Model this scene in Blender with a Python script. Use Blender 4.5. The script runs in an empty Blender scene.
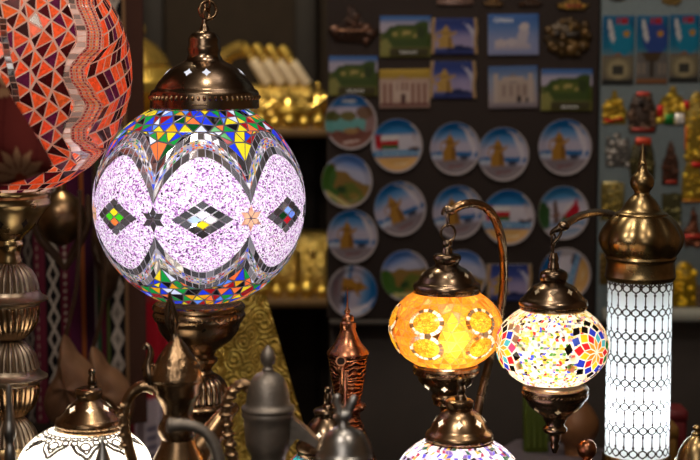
import bpy, math, random
import numpy as np
from mathutils import Vector, Matrix

R = random.Random(7)
scene = bpy.context.scene
COL = scene.collection
PI = math.pi
rad = math.radians

# ------------------------------------------------------------------ camera
F = 1653.0                       # focal length in pixels (700 px wide frame)
CAMZ = 1.5
PITCH = math.atan(180.0 / F)
cp, sp = math.cos(PITCH), math.sin(PITCH)
cam_d = bpy.data.cameras.new('camera')
cam = bpy.data.objects.new('camera', cam_d)
COL.objects.link(cam)
cam.location = (0, 0, CAMZ)
cam.rotation_euler = (PI / 2 - PITCH, 0, 0)
cam_d.sensor_width = 36.0
cam_d.lens = 36.0 * F / 700.0
cam_d.clip_start = 0.05
cam_d.dof.use_dof = True
cam_d.dof.focus_distance = 2.22
cam_d.dof.aperture_fstop = 4.6
scene.camera = cam
scene.view_settings.view_transform = 'Standard'
scene.view_settings.look = 'None'
scene.view_settings.exposure = 0.0


def ray(px, py):
    u = -(py - 230.0) / F
    return Vector(((px - 350.0) / F, cp + u * sp, -sp + u * cp))


def P(px, py, Y):
    d = ray(px, py)
    t = Y / d.y
    return Vector((d.x * t, Y, CAMZ + d.z * t))


def mpp(py, Y):
    return Y / ray(350, py).y / F


# ------------------------------------------------------------------ materials
def new_mat(name):
    m = bpy.data.materials.new(name)
    m.use_nodes = True
    nt = m.node_tree
    nt.nodes.clear()
    out = nt.nodes.new('ShaderNodeOutputMaterial')
    return m, nt, out


def N(nt, t, **kw):
    n = nt.nodes.new(t)
    for k, v in kw.items():
        setattr(n, k, v)
    return n


def c4(c):
    return (c[0], c[1], c[2], 1.0)


def s2l(r, g, b):
    f = lambda x: ((x / 255 + 0.055) / 1.055) ** 2.4 if x > 10 else x / 255 / 12.92
    return (f(r), f(g), f(b))


def bump(nt, scale, strength, detail=3.0, dist=0.002):
    tc = N(nt, 'ShaderNodeTexCoord')
    nz = N(nt, 'ShaderNodeTexNoise')
    nz.inputs['Scale'].default_value = scale
    nz.inputs['Detail'].default_value = detail
    nt.links.new(tc.outputs['Object'], nz.inputs['Vector'])
    b = N(nt, 'ShaderNodeBump')
    b.inputs['Strength'].default_value = strength
    b.inputs['Distance'].default_value = dist
    nt.links.new(nz.outputs['Fac'], b.inputs['Height'])
    return b, nz


def metal(name, col, col2=None, rough=0.28, bscale=60, bstr=0.15, cscale=25, metallic=1.0):
    m, nt, out = new_mat(name)
    p = N(nt, 'ShaderNodeBsdfPrincipled')
    p.inputs['Metallic'].default_value = metallic
    p.inputs['Roughness'].default_value = rough
    b, nz = bump(nt, bscale, bstr)
    nt.links.new(b.outputs[0], p.inputs['Normal'])
    n2 = N(nt, 'ShaderNodeTexNoise')
    n2.inputs['Scale'].default_value = cscale
    n2.inputs['Detail'].default_value = 5
    tc = N(nt, 'ShaderNodeTexCoord')
    nt.links.new(tc.outputs['Object'], n2.inputs['Vector'])
    mx = N(nt, 'ShaderNodeMix', data_type='RGBA')
    mx.inputs[6].default_value = c4(col)
    mx.inputs[7].default_value = c4(col2 or tuple(x * 0.45 for x in col))
    cr = N(nt, 'ShaderNodeMapRange')
    cr.inputs[1].default_value = 0.35
    cr.inputs[2].default_value = 0.7
    nt.links.new(n2.outputs['Fac'], cr.inputs[0])
    nt.links.new(cr.outputs[0], mx.inputs[0])
    nt.links.new(mx.outputs[2], p.inputs['Base Color'])
    mr = N(nt, 'ShaderNodeMapRange')
    mr.inputs[3].default_value = rough * 0.75
    mr.inputs[4].default_value = min(1, rough * 1.5)
    nt.links.new(n2.outputs['Fac'], mr.inputs[0])
    nt.links.new(mr.outputs[0], p.inputs['Roughness'])
    nt.links.new(p.outputs[0], out.inputs[0])
    return m


def matte(name, col, rough=0.8, bscale=80, bstr=0.1, var=0.25, spec=0.3):
    m, nt, out = new_mat(name)
    p = N(nt, 'ShaderNodeBsdfPrincipled')
    p.inputs['Roughness'].default_value = rough
    p.inputs['Specular IOR Level'].default_value = spec
    b, nz = bump(nt, bscale, bstr)
    nt.links.new(b.outputs[0], p.inputs['Normal'])
    mx = N(nt, 'ShaderNodeMix', data_type='RGBA')
    mx.inputs[6].default_value = c4(tuple(x * (1 - var) for x in col))
    mx.inputs[7].default_value = c4(tuple(min(1, x * (1 + var)) for x in col))
    nt.links.new(nz.outputs['Fac'], mx.inputs[0])
    nt.links.new(mx.outputs[2], p.inputs['Base Color'])
    nt.links.new(p.outputs[0], out.inputs[0])
    return m


def attr_paint(name, rough=0.4, metallic=0.0, spec=0.4, bstr=0.0, bscale=200):
    m, nt, out = new_mat(name)
    p = N(nt, 'ShaderNodeBsdfPrincipled')
    a = N(nt, 'ShaderNodeAttribute', attribute_name='Col')
    nt.links.new(a.outputs['Color'], p.inputs['Base Color'])
    p.inputs['Roughness'].default_value = rough
    p.inputs['Metallic'].default_value = metallic
    p.inputs['Specular IOR Level'].default_value = spec
    if bstr:
        b, nz = bump(nt, bscale, bstr)
        nt.links.new(b.outputs[0], p.inputs['Normal'])
    nt.links.new(p.outputs[0], out.inputs[0])
    return m


def glass_tile(name, trans=0.85, gloss=0.10, rough=0.12, crackle=0.0, cscale=400):
    """coloured glass piece, colour per tile; lets the lamp's own bulb shine through"""
    m, nt, out = new_mat(name)
    a = N(nt, 'ShaderNodeAttribute', attribute_name='Col')
    colour = a.outputs['Color']
    if crackle:
        tc = N(nt, 'ShaderNodeTexCoord')
        vo = N(nt, 'ShaderNodeTexVoronoi')
        vo.inputs['Scale'].default_value = cscale
        nt.links.new(tc.outputs['Object'], vo.inputs['Vector'])
        mr = N(nt, 'ShaderNodeMapRange')
        mr.inputs[3].default_value = 1 - crackle
        mr.inputs[4].default_value = 1 + crackle
        sx = N(nt, 'ShaderNodeSeparateColor')
        nt.links.new(vo.outputs['Color'], sx.inputs[0])
        nt.links.new(sx.outputs[0], mr.inputs[0])
        mu = N(nt, 'ShaderNodeMix', data_type='RGBA', blend_type='MULTIPLY')
        mu.inputs[0].default_value = 1
        nt.links.new(colour, mu.inputs[6])
        nt.links.new(mr.outputs[0], mu.inputs[7])
        colour = mu.outputs[2]
    d = N(nt, 'ShaderNodeBsdfDiffuse')
    t = N(nt, 'ShaderNodeBsdfTranslucent')
    nt.links.new(colour, d.inputs['Color'])
    nt.links.new(colour, t.inputs['Color'])
    mx = N(nt, 'ShaderNodeMixShader')
    mx.inputs[0].default_value = trans
    nt.links.new(d.outputs[0], mx.inputs[1])
    nt.links.new(t.outputs[0], mx.inputs[2])
    g = N(nt, 'ShaderNodeBsdfGlossy')
    g.inputs['Roughness'].default_value = rough
    m2 = N(nt, 'ShaderNodeMixShader')
    m2.inputs[0].default_value = gloss
    nt.links.new(mx.outputs[0], m2.inputs[1])
    nt.links.new(g.outputs[0], m2.inputs[2])
    nt.links.new(m2.outputs[0], out.inputs[0])
    return m


def crush_glass(name, stops, scale, trans=0.9):
    """crushed glass beads: one colour for each tiny cell"""
    m, nt, out = new_mat(name)
    tc = N(nt, 'ShaderNodeTexCoord')
    vo = N(nt, 'ShaderNodeTexVoronoi')
    vo.inputs['Scale'].default_value = scale
    nt.links.new(tc.outputs['Object'], vo.inputs['Vector'])
    sx = N(nt, 'ShaderNodeSeparateColor')
    nt.links.new(vo.outputs['Color'], sx.inputs[0])
    cr = N(nt, 'ShaderNodeValToRGB')
    cr.color_ramp.interpolation = 'CONSTANT'
    e = cr.color_ramp.elements
    while len(e) < len(stops):
        e.new(0.5)
    for k, (pos, c) in enumerate(stops):
        e[k].position = pos
        e[k].color = c4(c)
    nt.links.new(sx.outputs[0], cr.inputs[0])
    d = N(nt, 'ShaderNodeBsdfDiffuse')
    t = N(nt, 'ShaderNodeBsdfTranslucent')
    nt.links.new(cr.outputs[0], d.inputs['Color'])
    nt.links.new(cr.outputs[0], t.inputs['Color'])
    mx = N(nt, 'ShaderNodeMixShader')
    mx.inputs[0].default_value = trans
    nt.links.new(d.outputs[0], mx.inputs[1])
    nt.links.new(t.outputs[0], mx.inputs[2])
    g = N(nt, 'ShaderNodeBsdfGlossy')
    g.inputs['Roughness'].default_value = 0.2
    m2 = N(nt, 'ShaderNodeMixShader')
    m2.inputs[0].default_value = 0.06
    nt.links.new(mx.outputs[0], m2.inputs[1])
    nt.links.new(g.outputs[0], m2.inputs[2])
    nt.links.new(m2.outputs[0], out.inputs[0])
    return m


def mirror_tile(name, col=(0.16, 0.15, 0.17), gl=(0.75, 0.75, 0.78), f=0.45):
    m, nt, out = new_mat(name)
    a = N(nt, 'ShaderNodeAttribute', attribute_name='Col')
    t = N(nt, 'ShaderNodeBsdfTranslucent')
    nt.links.new(a.outputs['Color'], t.inputs['Color'])
    g = N(nt, 'ShaderNodeBsdfGlossy')
    g.inputs['Color'].default_value = c4(gl)
    g.inputs['Roughness'].default_value = 0.08
    mx = N(nt, 'ShaderNodeMixShader')
    mx.inputs[0].default_value = f
    nt.links.new(t.outputs[0], mx.inputs[1])
    nt.links.new(g.outputs[0], mx.inputs[2])
    nt.links.new(mx.outputs[0], out.inputs[0])
    return m


def emit(name, col, k):
    m, nt, out = new_mat(name)
    e = N(nt, 'ShaderNodeEmission')
    e.inputs[0].default_value = c4(col)
    e.inputs[1].default_value = k
    nt.links.new(e.outputs[0], out.inputs[0])
    return m


def plain_trans(name, col, trans=0.9, gloss=0.06, rough=0.15):
    m, nt, out = new_mat(name)
    d = N(nt, 'ShaderNodeBsdfDiffuse')
    d.inputs[0].default_value = c4(col)
    t = N(nt, 'ShaderNodeBsdfTranslucent')
    t.inputs[0].default_value = c4(col)
    mx = N(nt, 'ShaderNodeMixShader')
    mx.inputs[0].default_value = trans
    nt.links.new(d.outputs[0], mx.inputs[1])
    nt.links.new(t.outputs[0], mx.inputs[2])
    g = N(nt, 'ShaderNodeBsdfGlossy')
    g.inputs['Roughness'].default_value = rough
    m2 = N(nt, 'ShaderNodeMixShader')
    m2.inputs[0].default_value = gloss
    nt.links.new(mx.outputs[0], m2.inputs[1])
    nt.links.new(g.outputs[0], m2.inputs[2])
    nt.links.new(m2.outputs[0], out.inputs[0])
    return m


def engraved(name, col, col2, scale=70, rough=0.3):
    """chased metal: swirling relief lines"""
    m, nt, out = new_mat(name)
    p = N(nt, 'ShaderNodeBsdfPrincipled')
    p.inputs['Metallic'].default_value = 1
    p.inputs['Roughness'].default_value = rough
    tc = N(nt, 'ShaderNodeTexCoord')
    w = N(nt, 'ShaderNodeTexWave', wave_type='RINGS')
    w.inputs['Scale'].default_value = scale
    w.inputs['Distortion'].default_value = 9
    w.inputs['Detail'].default_value = 1.5
    w.inputs['Detail Scale'].default_value = 1.2
    nt.links.new(tc.outputs['Object'], w.inputs['Vector'])
    b = N(nt, 'ShaderNodeBump')
    b.inputs['Strength'].default_value = 0.9
    b.inputs['Distance'].default_value = 0.003
    nt.links.new(w.outputs['Fac'], b.inputs['Height'])
    nt.links.new(b.outputs[0], p.inputs['Normal'])
    mx = N(nt, 'ShaderNodeMix', data_type='RGBA')
    mx.inputs[6].default_value = c4(col2)
    mx.inputs[7].default_value = c4(col)
    nt.links.new(w.outputs['Fac'], mx.inputs[0])
    nt.links.new(mx.outputs[2], p.inputs['Base Color'])
    nt.links.new(p.outputs[0], out.inputs[0])
    return m


def glitter(name, col, dark, scale=260, rough=0.25, bs=1.0, met=1.0, swirl=False):
    """sequins / embroidery: every little cell tilts its own way"""
    m, nt, out = new_mat(name)
    p = N(nt, 'ShaderNodeBsdfPrincipled')
    p.inputs['Metallic'].default_value = met
    p.inputs['Roughness'].default_value = rough
    tc = N(nt, 'ShaderNodeTexCoord')
    vo = N(nt, 'ShaderNodeTexVoronoi')
    vo.inputs['Scale'].default_value = scale
    nt.links.new(tc.outputs['Object'], vo.inputs['Vector'])
    nz = N(nt, 'ShaderNodeTexNoise')
    nz.inputs['Scale'].default_value = scale * 0.12
    nz.inputs['Detail'].default_value = 3
    nt.links.new(tc.outputs['Object'], nz.inputs['Vector'])
    if swirl:            # spiralling stems: rings around scattered centres
        v2 = N(nt, 'ShaderNodeTexVoronoi')
        v2.inputs['Scale'].default_value = 34
        nt.links.new(tc.outputs['Object'], v2.inputs['Vector'])
        w = N(nt, 'ShaderNodeMath', operation='SINE')
        mm = N(nt, 'ShaderNodeMath', operation='MULTIPLY')
        mm.inputs[1].default_value = 26
        nt.links.new(v2.outputs['Distance'], mm.inputs[0])
        nt.links.new(mm.outputs[0], w.inputs[0])
    else:
        w = N(nt, 'ShaderNodeTexNoise')
        w.inputs['Scale'].default_value = scale * 0.3
        nt.links.new(tc.outputs['Object'], w.inputs['Vector'])
    ad = N(nt, 'ShaderNodeMath', operation='ADD')
    nt.links.new(w.outputs[0], ad.inputs[0])
    nt.links.new(vo.outputs['Distance'], ad.inputs[1])
    b = N(nt, 'ShaderNodeBump')
    b.inputs['Strength'].default_value = bs
    b.inputs['Distance'].default_value = 0.004
    nt.links.new(ad.outputs[0], b.inputs['Height'])
    nt.links.new(b.outputs[0], p.inputs['Normal'])
    sx = N(nt, 'ShaderNodeSeparateColor')
    nt.links.new(vo.outputs['Color'], sx.inputs[0])
    m3 = N(nt, 'ShaderNodeMath', operation='MULTIPLY')
    nt.links.new(sx.outputs[0], m3.inputs[0])
    nt.links.new(nz.outputs['Fac'], m3.inputs[1])
    mr = N(nt, 'ShaderNodeMapRange')
    mr.inputs[1].default_value = 0.05
    mr.inputs[2].default_value = 0.5
    nt.links.new(m3.outputs[0], mr.inputs[0])
    mx = N(nt, 'ShaderNodeMix', data_type='RGBA')
    mx.inputs[6].default_value = c4(dark)
    mx.inputs[7].default_value = c4(col)
    nt.links.new(mr.outputs[0], mx.inputs[0])
    nt.links.new(mx.outputs[2], p.inputs['Base Color'])
    nt.links.new(p.outputs[0], out.inputs[0])
    return m


BRONZE = metal('antique bronze', (0.46, 0.30, 0.17), (0.16, 0.10, 0.055), 0.24, 90, 0.05)
BRONZE_DK = metal('dark bronze', (0.32, 0.225, 0.15), (0.11, 0.075, 0.05), 0.22, 90, 0.05)
BRASS_OLD = metal('aged brass', (0.46, 0.33, 0.16), (0.20, 0.13, 0.06), 0.26, 70, 0.05)
BRASS_DULL = metal('dull grey brass', (0.33, 0.26, 0.19), (0.14, 0.105, 0.08), 0.36, 70, 0.1)
COPPER = metal('copper', (0.60, 0.25, 0.13), (0.22, 0.09, 0.05), 0.25, 90, 0.1)
COPPER_ENG = engraved('chased copper', (0.55, 0.22, 0.11), (0.12, 0.04, 0.02), 55, 0.25)
ROPEWIRE = metal('bronze rope wire', (0.50, 0.31, 0.17), (0.22, 0.13, 0.07), 0.25, 120, 0.05)
PEWTER = metal('grey pewter', (0.34, 0.30, 0.265), (0.15, 0.13, 0.11), 0.45, 120, 0.25, metallic=0.85)
PEWTER_L = metal('light pewter', (0.52, 0.50, 0.48), (0.2, 0.2, 0.2), 0.30, 120, 0.2)
HAMMER = metal('hammered bronze', (0.50, 0.33, 0.19), (0.18, 0.11, 0.06), 0.25, 130, 0.9)
GOLD = metal('polished gold', (0.95, 0.66, 0.17), (0.55, 0.35, 0.07), 0.2, 60, 0.2, metallic=.8)
GOLD_ROUGH = metal('cast gold', (0.95, 0.68, 0.15), (0.55, 0.34, 0.05), 0.28, 160, 0.7, metallic=.75)
GOLD_GLIT = glitter('gold sequins', (1.0, 0.74, 0.22), (0.50, 0.32, 0.06), 120, 0.3, met=.75)
GOLD_CLOTH = glitter('gold embroidery', (1.0, 0.78, 0.20), (0.58, 0.38, 0.06), 300, 0.33, 1.0, met=.5, swirl=True)
BLACK = matte('black lacquer', s2l(26, 22, 20), 0.45, 40, 0.05)
WALLM = matte('dark plaster', s2l(44, 35, 27), 0.9, 30, 0.15)
SIDEM = matte('warm plaster', s2l(150, 122, 96), 0.9, 30, 0.1)
FLOORM = matte('dark floor', s2l(60, 48, 40), 0.7, 20, 0.1)
SHELF = matte('brown shelf wood', s2l(120, 92, 60), 0.6, 30, 0.1)
POST = matte('dark post wood', s2l(30, 24, 20), 0.6, 30, 0.1)
BOARD_DK = matte('charcoal felt', s2l(50, 41, 38), 0.9, 300, 0.1)
BOARD_GR = matte('slate felt', s2l(112, 124, 128), 0.9, 300, 0.1)
LEATHER = matte('old leather', s2l(126, 92, 68), 0.55, 35, 0.7, 0.45)
LEATHER_DK = matte('dark leather', s2l(66, 47, 33), 0.4, 30, 0.5, 0.4)
TRAYM = matte('dark tray lacquer', s2l(92, 84, 92), 0.35, 30, 0.1)
PAINT = attr_paint('printed resin', 0.5, spec=.2)
CLOTH = attr_paint('woven cloth', 0.95, spec=0.05, bstr=0.5, bscale=350)
PAINT_GOLD = attr_paint('painted cast metal', 0.3, 0.4, bstr=0.6, bscale=160)
WHITE = matte('white letters', (0.85, 0.85, 0.85), 0.5)
STAR = emit('cutout glow', (1.0, 0.80, 0.55), 1.6)
STAR_W = emit('white cutout glow', (0.92, 0.92, 1.0), 0.9)
STAR_DIM = emit('dim cutout glow', (0.9, 0.62, 0.35), 0.35)
LACE = matte('dark henna paint', s2l(40, 26, 18), 0.6)
GROUT_LT = plain_trans('pale grout', (0.55, 0.50, 0.48), 0.5, 0.03)


# ------------------------------------------------------------------ mesh builder
class MB:
    def __init__(s):
        s.v, s.f, s.m, s.c, s.s = [], [], [], [], []

    def add(s, pts):
        i = len(s.v)
        s.v.extend([tuple(p) for p in pts])
        return i

    def face(s, idx, mat=0, col=(1, 1, 1), smooth=False):
        s.f.append(tuple(idx))
        s.m.append(mat)
        s.c.append(col)
        s.s.append(smooth)

    def poly(s, pts, mat=0, col=(1, 1, 1), smooth=False):
        i = s.add(pts)
        s.face(range(i, i + len(pts)), mat, col, smooth)

    def grid(s, rows, mat=0, col=(1, 1, 1), wrap=True, smooth=True, cap0=False, cap1=False):
        n = len(rows[0])
        i0 = s.add([p for r in rows for p in r])
        for j in range(len(rows) - 1):
            for i in range(n if wrap else n - 1):
                k = (i + 1) % n
                a = i0 + j * n
                s.face((a + i, a + k, a + n + k, a + n + i), mat, col, smooth)
        if cap0:
            s.face([i0 + i for i in range(n)][::-1], mat, col, False)
        if cap1:
            b = i0 + (len(rows) - 1) * n
            s.face([b + i for i in range(n)], mat, col, False)

    def lathe(s, prof, ax, seg=48, mat=0, col=(1, 1, 1), flute=None, cap=True):
        """prof: (r, z) from top to bottom; flute=(n, amount, twist per metre, style)"""
        if flute:
            seg = max(seg, flute[0] * 8)
        rows = []
        for r, z in prof[::-1]:
            row = []
            for i in range(seg):
                a = 2 * PI * i / seg
                rr = r
                if flute:
                    n, amp, tw = flute[:3]
                    rr = r * (1 - amp + amp * abs(math.cos((a + tw * z) * n / 2)))
                row.append((ax[0] + rr * math.sin(a), ax[1] - rr * math.cos(a), z))
            rows.append(row)
        s.grid(rows, mat, col, cap0=cap, cap1=cap)

    def tube(s, pts, rads, seg=12, mat=0, col=(1, 1, 1), flute=None, closed=False, sub=1, flat=1.0):
        pts = [Vector(p) for p in pts]
        if not hasattr(rads, '__len__'):
            rads = [rads] * len(pts)
        if sub > 1:
            pts, rads = catmull(pts, rads, sub, closed)
        n = len(pts)
        if flute:
            seg = max(seg, flute[0] * 6)
        up = Vector((0.13, 0.97, 0.21)).normalized()
        rows = []
        dist = 0
        prev = None
        for k in range(n):
            a = pts[(k - 1) % n] if (closed or k > 0) else pts[k]
            b = pts[(k + 1) % n] if (closed or k < n - 1) else pts[k]
            t = (b - a)
            t = t.normalized() if t.length > 1e-9 else Vector((0, 0, 1))
            if prev is None:
                x = t.cross(up)
                if x.length < 0.05:
                    x = t.cross(Vector((1, 0, 0)))
                x.normalize()
            else:
                x = (prev - t * prev.dot(t)).normalized()
            prev = x
            y = t.cross(x)
            if k:
                dist += (pts[k] - pts[k - 1]).length
            row = []
            for i in range(seg):
                an = 2 * PI * i / seg
                rr = rads[k]
                if flute:
                    nf, amp, tw = flute[:3]
                    rr *= 1 - amp + amp * abs(math.cos((an + tw * dist) * nf / 2))
                row.append(pts[k] + x * math.cos(an) * rr + y * math.sin(an) * rr * flat)
            rows.append(row)
        if closed:
            rows.append(rows[0])
            s.grid(rows, mat, col)
        else:
            s.grid(rows, mat, col, cap0=True, cap1=True)

    def ball(s, c, r, mat=0, col=(1, 1, 1), seg=16, rot=None):
        c = Vector(c)
        if not hasattr(r, '__len__'):
            r = (r, r, r)
        rows = []
        h = seg // 2
        for j in range(h + 1):
            la = -PI / 2 + PI * j / h
            row = []
            for i in range(seg):
                a = 2 * PI * i / seg
                cl = max(math.cos(la), 0.02)
                p = Vector((r[0] * cl * math.sin(a), -r[1] * cl * math.cos(a), r[2] * math.sin(la)))
                if rot:
                    p = rot @ p
                row.append(c + p)
            rows.append(row)
        s.grid(rows, mat, col, cap0=True, cap1=True)

    def box(s, lo, hi, mat=0, col=(1, 1, 1), rot=None, c=None, bev=0.0):
        lo, hi = Vector(lo), Vector(hi)
        b = min(bev, min((hi - lo)) * 0.45)
        # chamfered prism: rounded in plan view, chamfered at both ends
        def ring(z, ins):
            x0, y0, x1, y1 = lo.x + ins, lo.y + ins, hi.x - ins, hi.y - ins
            if b <= 0:
                return [(x0, y0, z), (x1, y0, z), (x1, y1, z), (x0, y1, z)]
            return [(x0 + b, y0, z), (x1 - b, y0, z), (x1, y0 + b, z), (x1, y1 - b, z), (x1 - b, y1, z), (x0 + b, y1, z), (x0, y1 - b, z), (x0, y0 + b, z)]
        rows = [ring(lo.z, 0), ring(hi.z, 0)] if b <= 0 else [ring(lo.z, b * .7), ring(lo.z + b, 0), ring(hi.z - b, 0), ring(hi.z, b * .7)]
        if rot is not None:
            cc = Vector(c) if c is not None else (lo + hi) / 2
            rows = [[cc + rot @ (Vector(p) - cc) for p in r] for r in rows]
        s.grid(rows, mat, col, smooth=False, cap0=True, cap1=True)

    def prism(s, outline, y0, y1, mat=0, col=(1, 1, 1), bev=0.0):
        """outline of (x, z), extruded from y0 (front) to y1 (back)"""
        n = len(outline)
        cx = sum(p[0] for p in outline) / n
        cz = sum(p[1] for p in outline) / n
        def ring(y, k):
            return [(cx + (x - cx) * k, y, cz + (z - cz) * k) for x, z in outline]
        rows = [ring(y1, 1), ring(y0 + (y1 - y0) * .3, 1), ring(y0, 0.93)] if bev else [ring(y1, 1), ring(y0, 1)]
        s.grid(rows, mat, col, smooth=False, cap0=True, cap1=True)

    def build(s, name, mats, parent=None, loc=None, sharp=42):
        off = Vector((0, 0, 0))
        if parent is not None:
            off = ROOTLOC[root_of(parent).name]
        elif loc is not None:
            off = Vector(loc)
        me = bpy.data.meshes.new(name)
        v = np.array(s.v, dtype=np.float64) - np.array(off)
        me.from_pydata(v.tolist(), [], s.f)
        if not isinstance(mats, (list, tuple)):
            mats = [mats]
        for m in mats:
            me.materials.append(m)
        me.polygons.foreach_set('material_index', s.m)
        me.polygons.foreach_set('use_smooth', s.s)
        tot = [len(f) for f in s.f]
        at = me.color_attributes.new('Col', 'FLOAT_COLOR', 'CORNER')
        cc = np.ones((len(s.f), 4))
        cc[:, :3] = np.array(s.c)
        at.data.foreach_set('color', np.repeat(cc, tot, axis=0).ravel())
        if sharp:
            me.set_sharp_from_angle(angle=rad(sharp))
        me.update()
        o = bpy.data.objects.new(name, me)
        COL.objects.link(o)
        if parent is not None:
            o.parent = parent
        else:
            o.location = off
        return o


def catmull(pts, rads, sub, closed=False):
    n = len(pts)
    P_, R_ = [], []
    rng = n if closed else n - 1
    for k in range(rng):
        p0 = pts[(k - 1) % n] if (closed or k) else pts[0]
        p1, p2 = pts[k], pts[(k + 1) % n]
        p3 = pts[(k + 2) % n] if (closed or k < n - 2) else pts[-1]
        for j in range(sub):
            t = j / sub
            P_.append(0.5 * ((2 * p1) + (p2 - p0) * t + (2 * p0 - 5 * p1 + 4 * p2 - p3) * t * t + (3 * p1 - p0 - 3 * p2 + p3) * t ** 3))
            R_.append(rads[k] + (rads[(k + 1) % n] - rads[k]) * t)
    if not closed:
        P_.append(pts[-1])
        R_.append(rads[-1])
    return P_, R_


ROOTLOC = {}


def root_of(o):
    while o.parent is not None:
        o = o.parent
    return o


def tag(o, label, cat, group=None):
    o['label'] = label
    o['category'] = cat
    if group:
        o['group'] = group
    return o


def thing(name, label, cat, loc, group=None):
    o = bpy.data.objects.new(name, None)
    COL.objects.link(o)
    o.location = loc
    o.empty_display_size = 0.05
    ROOTLOC[o.name] = Vector(loc)
    return tag(o, label, cat, group)


def struct(o):
    o['kind'] = 'structure'
    return o


# ------------------------------------------------------------------ pixel profile helpers
def prof_px(cx, Y, pts, smooth=0):
    """[(radius px, y px)] -> axis and [(r, z)] in metres"""
    out = [(r * mpp(y, Y), P(cx, y, Y).z) for r, y in pts]
    if smooth:
        v = [Vector((a, b, 0)) for a, b in out]
        v, _ = catmull(v, [0] * len(v), smooth)
        out = [(max(p.x, 0.0003), p.y) for p in v]
    return out


def axis_px(cx, y, Y):
    p = P(cx, y, Y)
    return (p.x, p.y)


def lathe_part(name, cx, yref, Y, pts, mat, parent, flute=None, smooth=0, extra=None, seg=56, cap=True):
    mb = MB()
    pr = prof_px(cx, Y, pts, smooth)
    if extra:
        pr = pr + extra
    mb.lathe(pr, axis_px(cx, yref, Y), seg, 0, flute=flute, cap=cap)
    return mb.build(name, mat, parent)


def star_on(mb, ax, prof, z, th, size, mat, wide=1.0):
    """four-pointed cutout lying on a turned surface"""
    for (r0, z0), (r1, z1) in zip(prof, prof[1:]):
        if min(z0, z1) <= z <= max(z0, z1) and abs(z0 - z1) > 1e-6:
            t = (z - z0) / (z1 - z0)
            r = r0 + (r1 - r0) * t
            dv = Vector((r1 - r0, z1 - z0)).normalized()
            break
    else:
        return
    out = Vector((math.sin(th), -math.cos(th), 0))
    tan = Vector((math.cos(th), math.sin(th), 0))
    dn = out * dv.x + Vector((0, 0, dv.y))
    nrm = tan.cross(dn)
    if nrm.dot(out) < 0:
        nrm = -nrm
    c = Vector((ax[0], ax[1], z)) + out * r + nrm * 0.0006
    pts = []
    for k in range(8):
        a = k * PI / 4
        q = size * (1.0 if k % 2 == 0 else 0.58)
        pts.append(c + tan * math.sin(a) * q * wide + dn * math.cos(a) * q * 1.15)
    mb.poly(pts, mat)


def bulb(name, loc, power, col, parent, radius=0.02):
    l = bpy.data.lights.new(name, 'POINT')
    l.energy = power
    l.color = col
    l.shadow_soft_size = radius
    o = bpy.data.objects.new(name, l)
    COL.objects.link(o)
    o.parent = parent
    o.location = Vector(loc) - ROOTLOC[parent.name]
    return o


# ------------------------------------------------------------------ mosaic helpers
def spheroid(c, a, b, th0=0.0):
    c = Vector(c)
    def surf(th, la, h=0.0):
        t, l = rad(th + th0), rad(la)
        return c + Vector(((a + h) * math.cos(l) * math.sin(t), -(a + h) * math.cos(l) * math.cos(t), (b + h) * math.sin(l)))
    surf.c = c
    return surf


GROUT = 0   # material slots used by all mosaics
TILE = 1
MIRR = 2
CRUSH = 3


def put_tile(mb, surf, poly, mat, col, g, h, grout_col=(1, 1, 1), gm=0):
    p3 = [surf(t, l) for t, l in poly]
    n = len(p3)
    c = sum(p3, Vector()) / n
    ind = min(((p3[i] + p3[(i + 1) % n]) / 2 - c).length for i in range(n))
    k = min(0.45, g / max(ind, 1e-6))
    nv = (c - surf.c).normalized()
    inner = [p + (c - p) * k + nv * h for p in p3]
    if mat == MIRR:
        tv = Vector((R.uniform(-1, 1), R.uniform(-1, 1), R.uniform(-1, 1))) * .10
        inner = [p + nv * (p - c).dot(tv) for p in inner]
    i0 = mb.add(p3)
    i1 = mb.add(inner)
    mb.face(range(i1, i1 + n), mat, col)
    for i in range(n):
        j = (i + 1) % n
        mb.face((i0 + i, i0 + j, i1 + j, i1 + i), gm, grout_col)


def band(mb, surf, A, B, us, nrow, pick, g=0.0006, h=0.0004, tri=False, jit=0.0, keep=None, stagger=None, gm=0, snap=None):
    """fills the strip between curves A(u) and B(u) (theta, latitude) with pieces"""
    nu = len(us) - 1
    du = us[1] - us[0]
    st = tri if stagger is None else stagger
    G = []
    for j in range(nrow + 1):
        v = j / nrow
        row = []
        for i in range(nu + 1):
            uu = us[i] + (du / 2 if (st and j % 2) else 0)
            a, b = A(uu), B(uu)
            x = [a[0] + (b[0] - a[0]) * v, a[1] + (b[1] - a[1]) * v]
            if jit and 0 < j < nrow and 0 < i < nu:
                w = abs(b[1] - a[1]) / nrow
                x[0] += R.uniform(-jit, jit) * du
                x[1] += R.uniform(-jit, jit) * w
            if snap:
                x = snap(x)
            row.append(x)
        G.append(row)
    for j in range(nrow):
        for i in range(nu):
            a, b, c, d = G[j][i], G[j][i + 1], G[j + 1][i + 1], G[j + 1][i]
            if tri:
                if j % 2 == 0:
                    polys = [(a, b, d), (b, c, d)]
                else:
                    polys = [(a, b, c), (a, c, d)]
            else:
                polys = [(a, b, c, d)]
            for k, pl in enumerate(polys):
                if snap and all(len(p) > 2 for p in pl):
                    continue
                pl = [(p[0], p[1]) for p in pl]
                ct = sum(p[0] for p in pl) / len(pl)
                cl = sum(p[1] for p in pl) / len(pl)
                if keep and not keep(ct, cl):
                    continue
                mat, col = pick(ct, cl, i, j, k)
                put_tile(mb, surf, pl, mat, col, g, h, gm=gm)


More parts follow.
